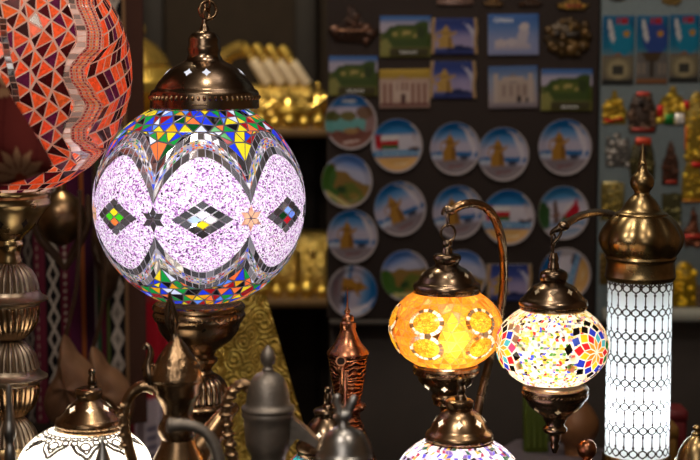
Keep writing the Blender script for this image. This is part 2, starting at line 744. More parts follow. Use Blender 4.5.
def patch(mb, surf, A, B, us, nrow, mat, keep=None, col=(1, 1, 1)):
    rows = []
    for j in range(nrow + 1):
        v = j / nrow
        rows.append([(A(u)[0] + (B(u)[0] - A(u)[0]) * v, A(u)[1] + (B(u)[1] - A(u)[1]) * v) for u in us])
    n = len(us)
    i0 = mb.add([surf(t, l) for r in rows for t, l in r])
    for j in range(nrow):
        for i in range(n - 1):
            cs = [rows[j][i], rows[j][i + 1], rows[j + 1][i + 1], rows[j + 1][i]]
            if keep and not keep(sum(p[0] for p in cs) / 4, sum(p[1] for p in cs) / 4):
                continue
            a = i0 + j * n + i
            mb.face((a, a + 1, a + n + 1, a + n), mat, col, True)


def otile(mb, surf, t0, l0, pts, mat, col, h=0.0008):
    k = 1 / math.cos(rad(l0))
    mb.poly([surf(t0 + x * k, l0 + y, h) for x, y in pts], mat, col)


def lin(n, a, b):
    return [a + (b - a) * i / n for i in range(n + 1)]


def weighted(cols):
    tot = sum(w for w, _ in cols)
    def f():
        x = R.uniform(0, tot)
        for w, c in cols:
            x -= w
            if x <= 0:
                return c
        return cols[-1][1]
    return f

# ================================================================== SETTING
mb = MB()
mb.box((-2.4, -1.6, -0.05), (2.4, 5.0, 0.0))
struct(mb.build('floor', FLOORM))
mb = MB()
mb.box((-2.4, 4.85, 0.0), (2.4, 4.95, 3.2))
struct(mb.build('wall_back', WALLM))
mb = MB()
mb.box((-2.5, -1.6, 0.0), (-2.4, 4.95, 3.2))
struct(mb.build('wall_left', SIDEM))
mb = MB()
mb.box((2.4, -1.6, 0.0), (2.5, 4.95, 3.2))
struct(mb.build('wall_right', SIDEM))
mb = MB()
mb.box((-2.5, -1.6, 3.2), (2.5, 4.95, 3.3))
struct(mb.build('ceiling', SIDEM))

CT = 0.72                      # counter top height
t = thing('display_counter', 'long dark display counter that all the lamps and pots stand on', 'counter', (0, 2.2, 0))
mb = MB()
mb.box((-1.3, 1.35, CT - 0.04), (1.3, 3.1, CT), bev=0.006)
mb.build('counter_top', BLACK, t)
mb = MB()
mb.box((-1.25, 1.40, 0), (1.25, 3.05, CT - 0.04), bev=0.004)
mb.build('counter_body', BLACK, t)

# low tray at the back of the counter
t = P(572, 449, 2.98)
rz = Matrix.Rotation(rad(-27), 3, 'Z')
mb = MB()
cx, cy = t.x, 2.93
lo, hi = Vector((cx - 0.15, cy - 0.09, CT)), Vector((cx + 0.125, cy + 0.09, 0.768))
mb.box(lo, hi, rot=rz, bev=0.006)
mb.box(lo + Vector((0.012, 0.012, 0.045)), hi + Vector((-0.012, -0.012, 0.003)), rot=rz, c=(lo + hi) / 2, bev=0.002)
tag(mb.build('display_riser', TRAYM, loc=(cx, cy, CT)), 'low dark lacquered riser behind the multicoloured hanging globe lamp', 'riser')

# ================================================================== BIG PINK MOSAIC LAMP
Y1 = 2.30
ax0 = P(200, 300, Y1)
lampA = thing('mosaic_globe_lamp', 'large pink and white mosaic globe lamp with diamond bands and bronze cap', 'lamp', (ax0.x, Y1, CT))
m1 = mpp(203, Y1)
cA = P(199.5, 203, Y1)
thA = -math.degrees(math.atan((199.5 - 350) / F))
sA = spheroid(cA, 106 * m1, 105 * m1, thA + 1.5)
NL = 7
LW = 360 / NL


def lobe(th):
    return (th % LW) / LW * 2 - 1 if True else 0


def arch(top, pin, sgn=1, p=0.62):
    def f(th):
        u = ((th + LW / 2) % LW) / LW * 2 - 1
        return (th, sgn * (pin + (top - pin) * max(0.0, math.cos(u * PI / 2)) ** p))
    return f


c0, c1, c2, c3 = arch(29.5, 4, p=.78), arch(34.5, 11, p=.81), arch(40, 19, p=.85), arch(44.8, 26, p=.9)
d0, d1, d2, d3 = arch(33.5, 12, -1, .78), arch(38, 18.5, -1, .81), arch(42.5, 25, -1, .85), arch(46.3, 31, -1, .9)
flat = lambda la: (lambda th: (th, la))
mb = MB()
bright = weighted([(18, s2l(35, 60, 225)), (16, s2l(20, 150, 60)), (17, s2l(250, 120, 60)), (14, s2l(235, 215, 40)), (12, s2l(225, 160, 25)),
                   (17, (0.006, 0.006, 0.008)), (9, s2l(160, 20, 28)), (7, s2l(215, 225, 250)), (7, s2l(90, 140, 240)), (4, s2l(10, 80, 30))])
beads = weighted([(20, (0.85, 0.82, 0.85)), (9, s2l(60, 80, 220)), (9, s2l(225, 180, 60)), (8, s2l(190, 40, 40)), (9, s2l(40, 130, 70)),
                  (10, (0.02, 0.02, 0.03)), (6, s2l(230, 120, 50)), (14, (0.4, 0.38, 0.45)), (6, s2l(120, 150, 230))])
grey = lambda: [(k, k * .96, k * 1.05) for k in [R.choice([0.03, 0.05, 0.08, 0.12, 0.18, 0.3])]][0]
us = lin(NL * 9, -180, 180)
pk = lambda *a: (TILE, bright())
band(mb, sA, flat(45), flat(63), lin(33, -180, 180), 3, pk, g=0.0009, tri=True, jit=.27)
band(mb, sA, c3, flat(45), lin(NL * 6, -180, 180), 2, pk, g=0.0008, tri=True, jit=.12)
pm = lambda *a: (MIRR, grey())
ush = lin(NL * 11, -180, 180)
band(mb, sA, c2, c3, ush, 1, pm, g=0.0007, gm=4)
band(mb, sA, c0, c1, ush, 1, pm, g=0.0007, gm=4)
pb = lambda *a: (TILE, beads())
band(mb, sA, c1, c2, lin(NL * 29, -180, 180), 4, pb, g=0.0005, gm=4, jit=.2, stagger=True)
band(mb, sA, d1, d0, ush, 1, pm, g=0.0007, gm=4)
band(mb, sA, d2, d1, lin(NL * 29, -180, 180), 4, pb, g=0.0005, gm=4, jit=.2, stagger=True)
band(mb, sA, d3, d2, ush, 1, lambda *a: (MIRR, (0.35, 0.31, 0.30) if R.random() < .4 else grey()), g=0.0007, gm=4)
band(mb, sA, flat(-66), flat(-46.5), lin(33, -180, 180), 3, pk, g=0.0009, tri=True, jit=.27)
band(mb, sA, flat(-46.5), d3, lin(NL * 6, -180, 180), 2, pk, g=0.0008, tri=True, jit=.12)


LM = -3.5


def in_diamond(t, l, hw, hh, k=0.93):
    u = ((t + LW / 2) % LW) - LW / 2
    return abs(u) / hw + abs(l - LM) / hh < k


def in_flower(t, l):
    u = (t % LW) - LW / 2
    return math.hypot(u, l - LM) < 4.0


DHW, DHH = 16.5, 10.2
patch(mb, sA, d0, c0, lin(NL * 40, -180, 180), 44, CRUSH, keep=lambda t, l: not (in_diamond(t, l, DHW, DHH) or in_flower(t, l)))
centres = {0: [s2l(235, 240, 255), s2l(190, 215, 255), s2l(245, 225, 40), s2l(245, 245, 240)],
           -1: [s2l(240, 225, 40), s2l(70, 200, 30), s2l(250, 130, 60), s2l(70, 200, 30)],
           1: [s2l(140, 180, 250), s2l(10, 60, 25), s2l(190, 30, 40), s2l(120, 150, 240)]}
for L in range(NL):
    tc = (L if L <= NL // 2 else L - NL) * LW
    cs = centres.get(L if L <= NL // 2 else L - NL, centres[0])
    n = 4
    for i in range(n):
        for j in range(n):
            def q(a, b):
                return ((a - b) * DHW / n, (a + b - n) * DHH / n)
            e = 0.07
            pts = [q(i + e, j + e), q(i + 1 - e, j + e), q(i + 1 - e, j + 1 - e), q(i + e, j + 1 - e)]
            if i in (1, 2) and j in (1, 2):
                otile(mb, sA, tc, LM, pts, TILE, cs[{(2, 2): 0, (1, 2): 1, (1, 1): 2, (2, 1): 3}[(i, j)]])
            else:
                k = R.choice([0.04, 0.08, 0.14])
                otile(mb, sA, tc, LM, pts, MIRR, (k, k, k * 1.1))
    fc = tc + LW / 2
    warm = L in (0, 3, 5)
    for k in range(6):
        a = k * PI / 3 + PI / 6 + PI / 6
        pts = [(0.5 * math.sin(a), 0.5 * math.cos(a)), (3.6 * math.sin(a + .48), 3.6 * math.cos(a + .48)), (7.0 * math.sin(a), 7.0 * math.cos(a)), (3.6 * math.sin(a - .48), 3.6 * math.cos(a - .48))]
        otile(mb, sA, fc, LM, pts, TILE if warm else MIRR, s2l(245, 190, 150) if warm else (0.06, 0.06, 0.07), 0.0009)
MIRM = mirror_tile('mirror mosaic')
TILEM = glass_tile('stained glass mosaic', 0.9, 0.07)
PINK = crush_glass('pink crushed glass', [(0, (0.95, 0.91, 0.97)), (0.42, s2l(238, 210, 240)), (0.62, s2l(205, 155, 215)), (0.78, s2l(165, 100, 175)), (0.89, s2l(105, 50, 115)), (0.96, s2l(35, 20, 40))], 560)
GROUT_AL = plain_trans('pale lilac grout', (0.42, 0.38, 0.42), 0.7, 0.03)
GROUT_A = plain_trans('dark grout', (0.10, 0.09, 0.10), 0.6, 0.03)
mb.build('glass_globe', [GROUT_A, TILEM, MIRM, PINK, GROUT_AL], lampA, sharp=None)
bulb('globe_bulb', cA + Vector((0.0, -0.03, 0.01)), .86, (0.97, 0.96, 1.0), lampA, 0.03)

AC = 204.5
capA = [(5, 30.5), (9, 31.5), (12.5, 33.5), (15, 36.5), (16, 40), (15.5, 44), (16.5, 46.5), (17, 50), (16, 53), (16, 55.5), (17.5, 57.5), (18.5, 60), (22, 62), (28, 65), (35, 70), (41, 76), (46, 82), (49, 87), (50, 89), (53, 90.5), (54, 92.5)]
pr = prof_px(AC, Y1, capA)
cap = MB()
axc = axis_px(AC, 80, Y1)
cap.lathe(pr, axc, 64)
cap.lathe(prof_px(AC, Y1, [(54, 92.5), (54.5, 94), (54.5, 107.5), (53, 108.5)]), axc, 64)
for th in (-0.36, 0.14, 1.5, -1.6, 2.6):
    star_on(cap, axc, pr, P(AC, 72, Y1).z, th, 0.0062, 1)
o = cap.build('lamp_cap', [BRONZE_DK, STAR_W], lampA)
lathe_part('rope_band', AC, 97, Y1, [(53, 93.5), (55.5, 95), (56.5, 97), (55.5, 99), (53, 100.5)], BRONZE, o, flute=(60, 0.085, 40))
mb = MB()
for k in range(9):
    mb.ball(P(AC + (k - 4) * 1.7, 103.3, Y1) + Vector((0, -54.6 * m1, 0)), (0.0008, 0.0008, 0.0013), seg=8)
mb.build('maker_plate', BRASS_OLD, o)
lathe_part('cap_spike', AC, 25, Y1, [(1.2, 18), (2.4, 20), (2.8, 23), (3.8, 26), (5, 28.5), (6, 31)], BRONZE_DK, lampA, smooth=3, seg=32)
ch = MB()
def ring_pts(cx, cy, rx, ry, Y, n=20, yaw=0.0):
    c = P(cx, cy, Y)
    m = mpp(cy, Y)
    return [c + Vector((rx * m * math.cos(2 * PI * k / n) * math.cos(yaw), rx * m * math.cos(2 * PI * k / n) * math.sin(yaw), ry * m * math.sin(2 * PI * k / n))) for k in range(n)]
ch.tube(ring_pts(208, 10, 8.5, 9, Y1, 24, 0.25), 0.0022, 10, closed=True)
ch.tube(ring_pts(206.5, 14, 4, 6, Y1, 20, 0.9), 0.0018, 8, closed=True)
ch.tube(ring_pts(207.5, 4, 4.5, 7, Y1, 20, -0.9), 0.0018, 8, closed=True)
ch.tube(ring_pts(208.5, -7, 4.5, 7, Y1, 20, 0.6), 0.0018, 8, closed=True)
ch.build('hanging_chain', BRONZE, lampA)

cupA = [(44, 303), (46, 305), (46.5, 308), (44.5, 310.5), (45.5, 312), (45.5, 317), (44, 320), (42, 322), (41, 325), (40, 329), (37, 334), (32, 340), (25, 345.5), (19, 349), (15.5, 353), (15, 356), (18, 358), (18.5, 361), (16, 364), (13, 367), (12, 370), (14, 373)]
o = lathe_part('globe_cup', 199, 330, Y1, cupA, BRONZE, lampA)
lathe_part('rope_band', 199, 314, Y1, [(44, 311.5), (46, 313), (46.7, 314.5), (46, 316), (44, 317.5)], BRONZE, o, flute=(56, 0.08, 40))
stm = MB()
stm.lathe(prof_px(200, Y1, [(12, 372), (16, 374), (22, 378), (26.5, 384), (28.5, 391), (29, 399), (28, 402)], 2), axis_px(200, 390, Y1), 64, flute=(26, 0.07, 0))
stm.build('gadrooned_dome', BRONZE_DK, lampA)
zc = CT
low = [(28, 401), (31, 403), (32, 405.5), (31, 408), (27, 410), (25, 414), (25, 418), (22, 428), (18, 438), (14, 446), (14, 450), (18, 453), (14, 456)]
mb = MB()
pr = prof_px(200, Y1, low)
mb.lathe(pr + [(0.02, 0.86), (0.016, 0.83), (0.03, 0.80), (0.055, 0.775), (0.085, 0.75), (0.10, 0.735), (0.10, CT)], axis_px(200, 420, Y1), 64)
mb.build('stand', BRONZE, lampA)

# ================================================================== ORANGE AND MAROON MOSAIC LAMP (left)
YB = 2.22
mB = mpp(72, YB)
lampB = thing('mosaic_globe_lamp', 'large orange and maroon mosaic globe lamp on tiered brass stand at left edge', 'lamp', (P(9, 300, YB).x, YB, CT))
cB = P(6, 72, YB)
thB = -math.degrees(math.atan((6 - 350) / F))
sB = spheroid(cB, 125 * mB, 125 * mB, thB)
mb = MB()


def interp(pts):
    pts = sorted(pts)
    def f(x):
        if x <= pts[0][0]:
            return pts[0][1]
        for (a, b), (c, d) in zip(pts, pts[1:]):
            if x <= c:
                w = (x - a) / (c - a)
                w = w * w * (3 - 2 * w)
                return b + (d - b) * w
        return pts[-1][1]
    return f


def to_sph(px, py):
    """where the line of sight through this photo point meets the globe (used once, to read the pattern off)"""
    d = ray(px, py).normalized()
    o_ = Vector((0, 0, CAMZ)) - cB
    b = o_.dot(d)
    q = o_.dot(o_) - (125 * mB) ** 2
    disc = max(b * b - q, 0)
    p = o_ + d * (-b - math.sqrt(disc))
    la = math.degrees(math.asin(max(-1, min(1, p.z / (125 * mB)))))
    th = math.degrees(math.atan2(p.x, -p.y)) - thB
    return th, la


curve = lambda pts: interp([(la, th) for th, la in [to_sph(*q) for q in pts]])
eb = curve([(66, -12), (68, 4), (76, 28), (77, 42), (68, 56), (62, 66), (62, 76), (68, 92), (74, 104), (71, 114), (63, 125), (62, 136), (70, 150), (82, 158)])
eb2 = curve([(74, -12), (76, 6), (86, 30), (86, 46), (75, 60), (69, 68), (70, 78), (79, 94), (86, 105), (81, 117), (71, 128), (71, 138), (80, 149), (90, 155)])
eb3 = curve([(91, -12), (93, 6), (103, 32), (103, 48), (92, 61), (85, 69), (86, 79), (96, 94), (104, 106), (98, 118), (87, 129), (87, 138), (98, 147), (106, 148)])
cur = lambda f, k=0: (lambda la: (f(la) + k, la))
shift = lambda k: cur(eb, k)
lo_b, hi_b = -50.0, 62.0
orange = lambda: tuple(x * R.uniform(.8, 1.12) for x in s2l(226, 92, 48))
maroon = lambda: R.choice([s2l(58, 10, 16), s2l(74, 14, 26), s2l(45, 8, 14), s2l(84, 24, 62)])
def tri_pick(t, l, i, j, k):
    return (TILE, orange() if k == 0 else maroon())
lasB = lin(13, lo_b, hi_b)
band(mb, sB, lambda la: (-12 + 0.2 * la, la), shift(0), lasB, 7, tri_pick, g=0.0009, h=.0006, tri=True, jit=.24)
def sil(*a):
    k = R.choice([0.10, 0.2, 0.35, 0.5])
    return (MIRR, (k, k * .95, k * .95))
las2 = lin(44, lo_b, hi_b)
band(mb, sB, cur(eb), cur(eb2), las2, 1, sil, g=0.0007)
rows_c = [s2l(150, 20, 36), s2l(228, 130, 80), s2l(205, 70, 40), s2l(235, 150, 90), s2l(140, 16, 40), s2l(228, 120, 90), s2l(120, 14, 60)]
band(mb, sB, cur(eb2), cur(eb3), lin(80, lo_b, hi_b), 6, lambda t, l, i, j, k: (TILE, tuple(x * R.uniform(.75, 1.2) for x in rows_c[j])), g=0.0007, h=.0012)
def rho(t, l, i, j, k):
    return (TILE, maroon() if ((i // 2 + (j + 1) // 2) % 2 == 0) else orange())
band(mb, sB, cur(eb3), lambda la: (150 + 8 * math.sin(la * .16), la + 34 * math.cos(rad(la))), lin(22, lo_b - 30, hi_b), 22, rho, g=0.0008, h=.0006, keep=lambda t, l: l > lo_b)
band(mb, sB, lambda la: (150 + 8 * math.sin(la * .16), la), lambda la: (348 + 0.2 * la, la), lasB, 13, tri_pick, g=0.0009, tri=True)
sBo = spheroid(cB, 125 * mB + .0012, 125 * mB + .0012, thB)
eL = curve([(-1, 18), (0, 32), (3, 50), (8, 75), (12, 92), (13, 104)])
eL2 = curve([(7, 18), (7, 32), (10, 50), (15, 75), (19, 92), (20, 104)])
band(mb, sBo, cur(eL), cur(eL2), lin(13, -12, 24), 1, sil, g=0.0007)
# rows that close the globe above its stand
for a, b, n, f in ((-60, -50, 22, 0), (-66, -60, 34, 1), (-70.5, -66, 40, 2)):
    band(mb, sB, lambda u, a=a: (u, a), lambda u, b=b: (u, b), lin(n, -180, 180), 1, (lambda *q: tri_pick(*q)) if f == 0 else ((lambda t, l, i, j, k: (TILE, orange() if i % 2 else maroon())) if f == 1 else (lambda t, l, i, j, k: (MIRR, (.5, .47, .45)) if i % 3 else (TILE, maroon()))), g=0.0008, tri=(f == 0))
TILE_B = glass_tile('amber and maroon glass', 0.35, 0.07, 0.15, 0.25, 260)
MIRR_B = mirror_tile('silver mosaic', f=.3)
GROUT_B = plain_trans('rosy grey grout', s2l(196, 168, 158), 0.3, 0.03)
patch(mb, sB, lambda u: (u, 62), lambda u: (u, 80), lin(48, -180, 180), 3, GROUT)
mb.build('glass_globe', [GROUT_B, TILE_B, MIRR_B], lampB, sharp=None)
bulb('globe_bulb', cB, 1.5, (1.0, 0.75, 0.6), lampB, 0.03)
lathe_part('lamp_cap', 6, -50, YB, [(8, -90), (20, -80), (40, -62), (58, -50), (60, -38)], BRASS_OLD, lampB)

BX = 9
colB = [(38, 187), (42, 189), (42.5, 192), (40.5, 194.5), (42, 197), (41, 200), (42, 203), (40.5, 206), (37, 209), (34, 213), (30, 219), (26, 226), (20, 232), (15, 236), (12.5, 240), (14, 243), (13.5, 246), (11, 249), (11, 257), (12.5, 260), (12, 263)]
mb = MB()
mb.lathe(prof_px(BX, YB, colB), axis_px(BX, 220, YB), 56)
for th in (-0.9, -0.1, .75, 1.6, 2.6, -1.8):
    star_on(mb, axis_px(BX, 220, YB), prof_px(BX, YB, colB), P(BX, 221, YB).z, th, 0.0075, 1, .7)
mb.build('globe_cup', [BRASS_OLD, LACE], lampB)
for k, y0 in enumerate((262, 340, 416)):
    mb = MB()
    mb.lathe(prof_px(BX, YB, [(12, y0), (17, y0 + 3), (23, y0 + 9), (27, y0 + 16), (29, y0 + 23), (30, y0 + 28)], 2), axis_px(BX, y0, YB), 64, flute=(26, .09, 0))
    mb.build('gadrooned_dome', BRASS_DULL, lampB)
    if k < 2:
        lathe_part('flange', BX, y0 + 35, YB, [(30, y0 + 27.5), (31, y0 + 30), (33, y0 + 33), (38.5, y0 + 36), (38.5, y0 + 37.5), (33, y0 + 40), (30, y0 + 42), (30, y0 + 43)], BRASS_DULL, lampB)
        mb = MB()
        mb.lathe(prof_px(BX, YB, [(30, y0 + 42), (30.5, y0 + 46), (30, y0 + 53), (28, y0 + 61), (24, y0 + 68), (18, y0 + 74), (12, y0 + 78)], 2), axis_px(BX, y0 + 50, YB), 64, flute=(26, .06, 0))
        mb.build('gadrooned_bowl', BRONZE, lampB)
mb = MB()
mb.lathe(prof_px(BX, YB, [(30, 443), (33, 448), (38, 451), (38, 453), (31, 457)]) + [(0.03, .88), (.018, .84), (.03, .80), (.05, .77), (.07, .745), (.07, CT)], axis_px(BX, 450, YB), 56)
mb.build('stand', BRASS_OLD, lampB)

# ================================================================== SMALL LAMP HARDWARE
def hardware_cap(parent, cx, Y, prof, rope_y, rope_r, stars, mat=BRONZE_DK, star_mat=STAR_DIM, star_y=None, ssize=0.0045, star_w=1.0):
    ax = axis_px(cx, prof[len(prof) // 2][1], Y)
    pr = prof_px(cx, Y, prof)
    mb = MB()
    mb.lathe(pr, ax, 56)
    for th in stars:
        star_on(mb, ax, pr, P(cx, star_y, Y).z, th, ssize, 1, star_w)
    o = mb.build('lamp_cap', [mat, star_mat], parent)
    lathe_part('rope_band', cx, rope_y, Y, [(rope_r - 2, rope_y - 2), (rope_r, rope_y - 1), (rope_r + .6, rope_y), (rope_r, rope_y + 1), (rope_r - 2, rope_y + 2)], BRONZE, o, flute=(46, .11, 60))
    return o


def gooseneck(parent, pts, r_px, Y, mat=ROPEWIRE):
    mb = MB()
    P3 = [P(x, y, yy) for x, y, yy in pts]
    base = P3[-1]
    P3.append(Vector((base.x + (P3[-1].x - P3[-2].x) * .3, base.y, 0.78)))
    P3.append(Vector((P3[-1].x, base.y, CT + 0.012)))
    mb.tube(P3, [r_px * mpp(300, Y)] * len(P3), 24, sub=6, flute=(7, .22, 160))
    mb.build('gooseneck_arm', mat, parent)
    mb = MB()
    b = P3[-1]
    mb.lathe([(0.006, CT + .03), (0.012, CT + .027), (.014, CT + .02), (.03, CT + .016), (.055, CT + .010), (.06, CT + .004), (.06, CT)], (b.x, b.y), 48)
    mb.build('stand_base', BRONZE, parent)


# ------------------------------------------------------------------ amber globe lamp
YC = 2.32
mC = mpp(331, YC)
lampC = thing('gooseneck_mosaic_lamp', 'small glowing amber mosaic globe lamp hanging from a rope-twist gooseneck', 'lamp', (P(446, 331, YC).x, YC, CT))
cC = P(446, 327.5, YC)
thC = -math.degrees(math.atan((446 - 350) / F))
sC = spheroid(cC, 57 * mC, 43 * mC, thC)
rings = []
for kk in range(6):
    tcen = -21 + kk * 60.5
    for la in (17.5, -17.0):
        rings.append((((tcen + 180) % 360) - 180, la))
RR = 18.3


def in_rings(t, l, r):
    for a, b in rings:
        dt = ((t - a + 180) % 360) - 180
        if math.hypot(dt * math.cos(rad(b)), l - b) < r:
            return True
    return False


def ring_snap(x):
    for a, b in rings:
        dt = (((x[0] - a + 180) % 360) - 180) * math.cos(rad(b))
        d = math.hypot(dt, x[1] - b)
        if d < RR - .3:
            f = (RR - .3) / max(d, .3)
            return [a + dt * f / math.cos(rad(b)), b + (x[1] - b) * f, 1]
    return x


mb = MB()
amber = weighted([(4, s2l(236, 156, 44)), (3, s2l(232, 142, 38)), (2, s2l(240, 168, 58)), (1.2, s2l(222, 120, 30)), (1.2, s2l(240, 190, 60))])
band(mb, sC, flat(-57), flat(57), lin(30, -180, 180), 9, lambda *a: (TILE, amber()), g=.0005, h=.0003, tri=True, jit=.27, snap=ring_snap)
for (a, b) in rings:
    n = 18
    for k in range(n):
        t0, t1 = 2 * PI * (k + .06) / n, 2 * PI * (k + .94) / n
        pts = [(rr * math.sin(t), rr * math.cos(t)) for rr, t in ((RR - 4.4, t0), (RR, t0), (RR, t1), (RR - 4.4, t1))]
        dark = k % 4 == 0 or R.random() < .1
        otile(mb, sC, a, b, pts, MIRR if dark else TILE, (.25, .16, .10) if dark else (1, .95, .86), .0009)
    pts = [(0, 0)]
    for j, (r0, r1, n2) in enumerate(((0.0, 4.6, 6), (4.6, 9.2, 13), (9.2, 13.8, 19))):
        for k in range(n2):
            t0, t1 = 2 * PI * (k + .03) / n2, 2 * PI * (k + .97) / n2
            q = [(r0 * math.sin(t0), r0 * math.cos(t0)), (r1 * math.sin(t0), r1 * math.cos(t0)), (r1 * math.sin(t1), r1 * math.cos(t1))]
            if r0 > 0:
                q.append((r0 * math.sin(t1), r0 * math.cos(t1)))
            otile(mb, sC, a, b, q, CRUSH, R.choice([s2l(244, 184, 50), s2l(236, 160, 42), s2l(244, 196, 70)]), .0003)
AMB_T = glass_tile('amber glass', .92, .05, .15, .22, 420)
AMB_C = glass_tile('crackled amber glass', .92, .05, .2, .45, 650)
MIRR_C = mirror_tile('small mirror mosaic', f=.25)
GROUT_C = plain_trans('pale amber grout', s2l(226, 140, 80), .85, .03)
mb.build('glass_globe', [GROUT_C, AMB_T, MIRR_C, AMB_C], lampC, sharp=None)
bulb('globe_bulb', cC + Vector((0.002, -0.018, -0.004)), .25, (1.0, .88, .66), lampC, .012)
bulb('globe_bulb', cC + Vector((0.006, -0.062, -0.010)), .06, (1.0, .92, .66), lampC, .006)
capC = [(5, 253), (12, 254), (14, 256), (14.2, 259), (12.5, 261.5), (11.5, 264), (14, 266.5), (19, 269), (23.5, 272.5), (27, 277), (29, 281), (30, 282), (33, 283.5), (34, 286), (34, 288), (32.5, 289), (33, 292), (32, 294)]
hardware_cap(lampC, 447, YC, capC, 290.5, 33.5, (-.75, .05, .85, 1.7, -1.6, 2.5), star_y=273.5)
mb = MB()
mb.lathe(prof_px(447.5, YC, [(4, 240), (5, 242), (5.2, 245), (4.2, 247), (5.2, 249), (5.4, 254)]), axis_px(447.5, 245, YC), 24)
mb.build('cap_stem', BRONZE_DK, lampC)
mb = MB()
mb.tube(ring_pts(448, 233, 7.2, 8.2, YC, 24, .1), .0019, 10, closed=True)
mb.tube(ring_pts(448, 219, 2.8, 8.0, YC, 20, 1.2), .0014, 8, closed=True)
mb.build('hanging_ring', BRONZE_DK, lampC)
gooseneck(lampC, [(452, 210, YC), (462, 205, YC), (474, 203.5, YC + .01), (486, 208, YC + .02), (495, 219, YC + .03), (501, 237, YC + .05), (503.5, 258, YC + .07), (503.5, 285, YC + .09), (499, 320, YC + .10), (491, 355, YC + .11), (484, 383, YC + .12), (478, 412, YC + .12), (474, 450, YC + .12)], 4.6, YC)
mb = MB()
mb.ball(P(450.5, 210.5, YC), (.008, .007, .007))
hp = P(445, 212, YC)
mb.tube([P(452, 210, YC), P(447, 208, YC), P(443.5, 211, YC), P(442.3, 213.5, YC), P(444, 214.2, YC)], [.004, .0035, .003, .0024, .0015], 10, sub=4)
mb.build('arm_hook', BRONZE_DK, lampC)
cupC = [(30, 364), (33, 365.5), (33.8, 368), (32.5, 370.5), (33, 373), (30, 374.5), (28.5, 377), (27, 381), (23.5, 385), (19, 388.5), (15, 391), (13.5, 393.5), (14.5, 396), (14, 398.5), (12.5, 401), (12.5, 404), (9, 406), (6, 408), (5, 413), (6, 417), (4, 421), (2, 425)]
axk = axis_px(446, 380, YC)
pr = prof_px(446, YC, cupC)
mb = MB()
mb.lathe(pr, axk, 56)
for th in (-.95, -.12, .7, 1.6, 2.5, -1.9):
    star_on(mb, axk, pr, P(446, 384.5, YC).z, th, .0055, 1, .9)
o = mb.build('globe_cup', [BRONZE, STAR], lampC)
lathe_part('rope_band', 446, 370, YC, [(31, 368.3), (33, 369), (33.8, 370.3), (33, 371.5), (31, 372.5)], BRONZE, o, flute=(46, .11, 60))

# ------------------------------------------------------------------ multicoloured globe lamp
YD = 2.20
mD = mpp(348, YD)
lampD = thing('gooseneck_mosaic_lamp', 'small white globe lamp with multicoloured bead mosaic and star flower beside the tower lamp', 'lamp', (P(552, 348, YD).x, YD, CT))
cD = P(552, 345.5, YD)
thD = -math.degrees(math.atan((552 - 350) / F))
sD = spheroid(cD, 56 * mD, 43.5 * mD, thD)
mb = MB()
seed = weighted([(42, (1, .93, .82)), (13, s2l(250, 220, 160)), (10, s2l(240, 190, 60)), (6, s2l(215, 60, 50)), (4, s2l(70, 90, 220)), (4, s2l(90, 150, 70)), (5, s2l(60, 40, 30)), (4, s2l(240, 160, 170)), (4, s2l(190, 190, 80)), (3, s2l(130, 130, 140))])
flowers = [(50, 1), (-66, 1), (148, 1)]


def in_star(t, l):
    for a, b in flowers:
        dt = ((t - a + 180) % 360) - 180
        if math.hypot(dt, (l - b) * .9) < 27:
            return True
    return False


band(mb, sD, flat(-57), flat(57), lin(112, -180, 180), 32, lambda *a: (TILE, seed()), g=.00012, h=.0005, jit=.3, stagger=True, keep=lambda t, l: not in_star(t, l))
sp_cols = [[s2l(236, 140, 30), s2l(250, 170, 60)], [s2l(214, 40, 50), s2l(220, 210, 40), s2l(80, 190, 220), s2l(236, 140, 30)], [s2l(214, 40, 50), s2l(20, 120, 50), (.01, .01, .01), s2l(220, 210, 40), s2l(235, 80, 140), s2l(40, 60, 220)],
           [(.01, .01, .01), (.95, .9, .85), s2l(60, 90, 220), (.01, .01, .01), s2l(150, 120, 100)], [(.95, .9, .82), (.01, .01, .01), s2l(190, 160, 140), (.95, .9, .82)]]
for a, b in flowers:
    # pale backing between the diamonds
    nb = 28
    ptsb = [(28.5 * math.sin(2 * PI * k / nb), 28.5 / .9 * math.cos(2 * PI * k / nb)) for k in range(nb)]
    i0 = mb.add([sD(a, b, 0.0)] + [sD(a + x, b + y, 0.0) for x, y in ptsb])
    mid = mb.add([sD(a + x * .5, b + y * .5, 0.0) for x, y in ptsb])
    for k in range(nb):
        j = (k + 1) % nb
        mb.face((i0, mid + k, mid + j), GROUT, (1, 1, 1), True)
        mb.face((mid + k, i0 + 1 + k, i0 + 1 + j, mid + j), GROUT, (1, 1, 1), True)
    radii = [0, 9.5, 16.5, 23, 29, 34.5, 39]
    nn = 9
    for k in range(5):
        for q in range(nn):
            an = 2 * PI * (q + (.5 if k % 2 else 0)) / nn
            r0, r1, r2 = radii[k], radii[k + 1], radii[k + 2]
            w = PI / nn * (.80 if k < 3 else .62)
            e = .5
            if k == 0:
                r0 = 1.2
            pts = [((r0 + e) * math.sin(an), (r0 + e) * math.cos(an)), (r1 * math.sin(an + w), r1 * math.cos(an + w)), ((r2 - e) * math.sin(an), (r2 - e) * math.cos(an)), (r1 * math.sin(an - w), r1 * math.cos(an - w))]
            otile(mb, sD, a, b, [(x, y / .9) for x, y in pts], TILE, R.choice(sp_cols[k]), .0012)
SEED_T = glass_tile('multicolour bead mosaic', .93, .05, .15)
GROUT_D = plain_trans('warm white grout', (.95, .86, .74), .9, .03)
mb.build('glass_globe', [GROUT_D, SEED_T], lampD, sharp=None)
bulb('globe_bulb', cD + Vector((-.006, -.018, -.008)), .29, (1.0, .90, .76), lampD, .016)
capD = [(5, 268), (10, 270), (13, 272), (14, 275), (14, 279), (12.5, 281.5), (15, 283.5), (19, 285), (23, 288), (26, 292), (29.5, 296), (31, 297.5), (33.5, 299.5), (34.5, 302), (34.5, 304.5), (32.5, 306), (33, 308.5), (31, 311)]
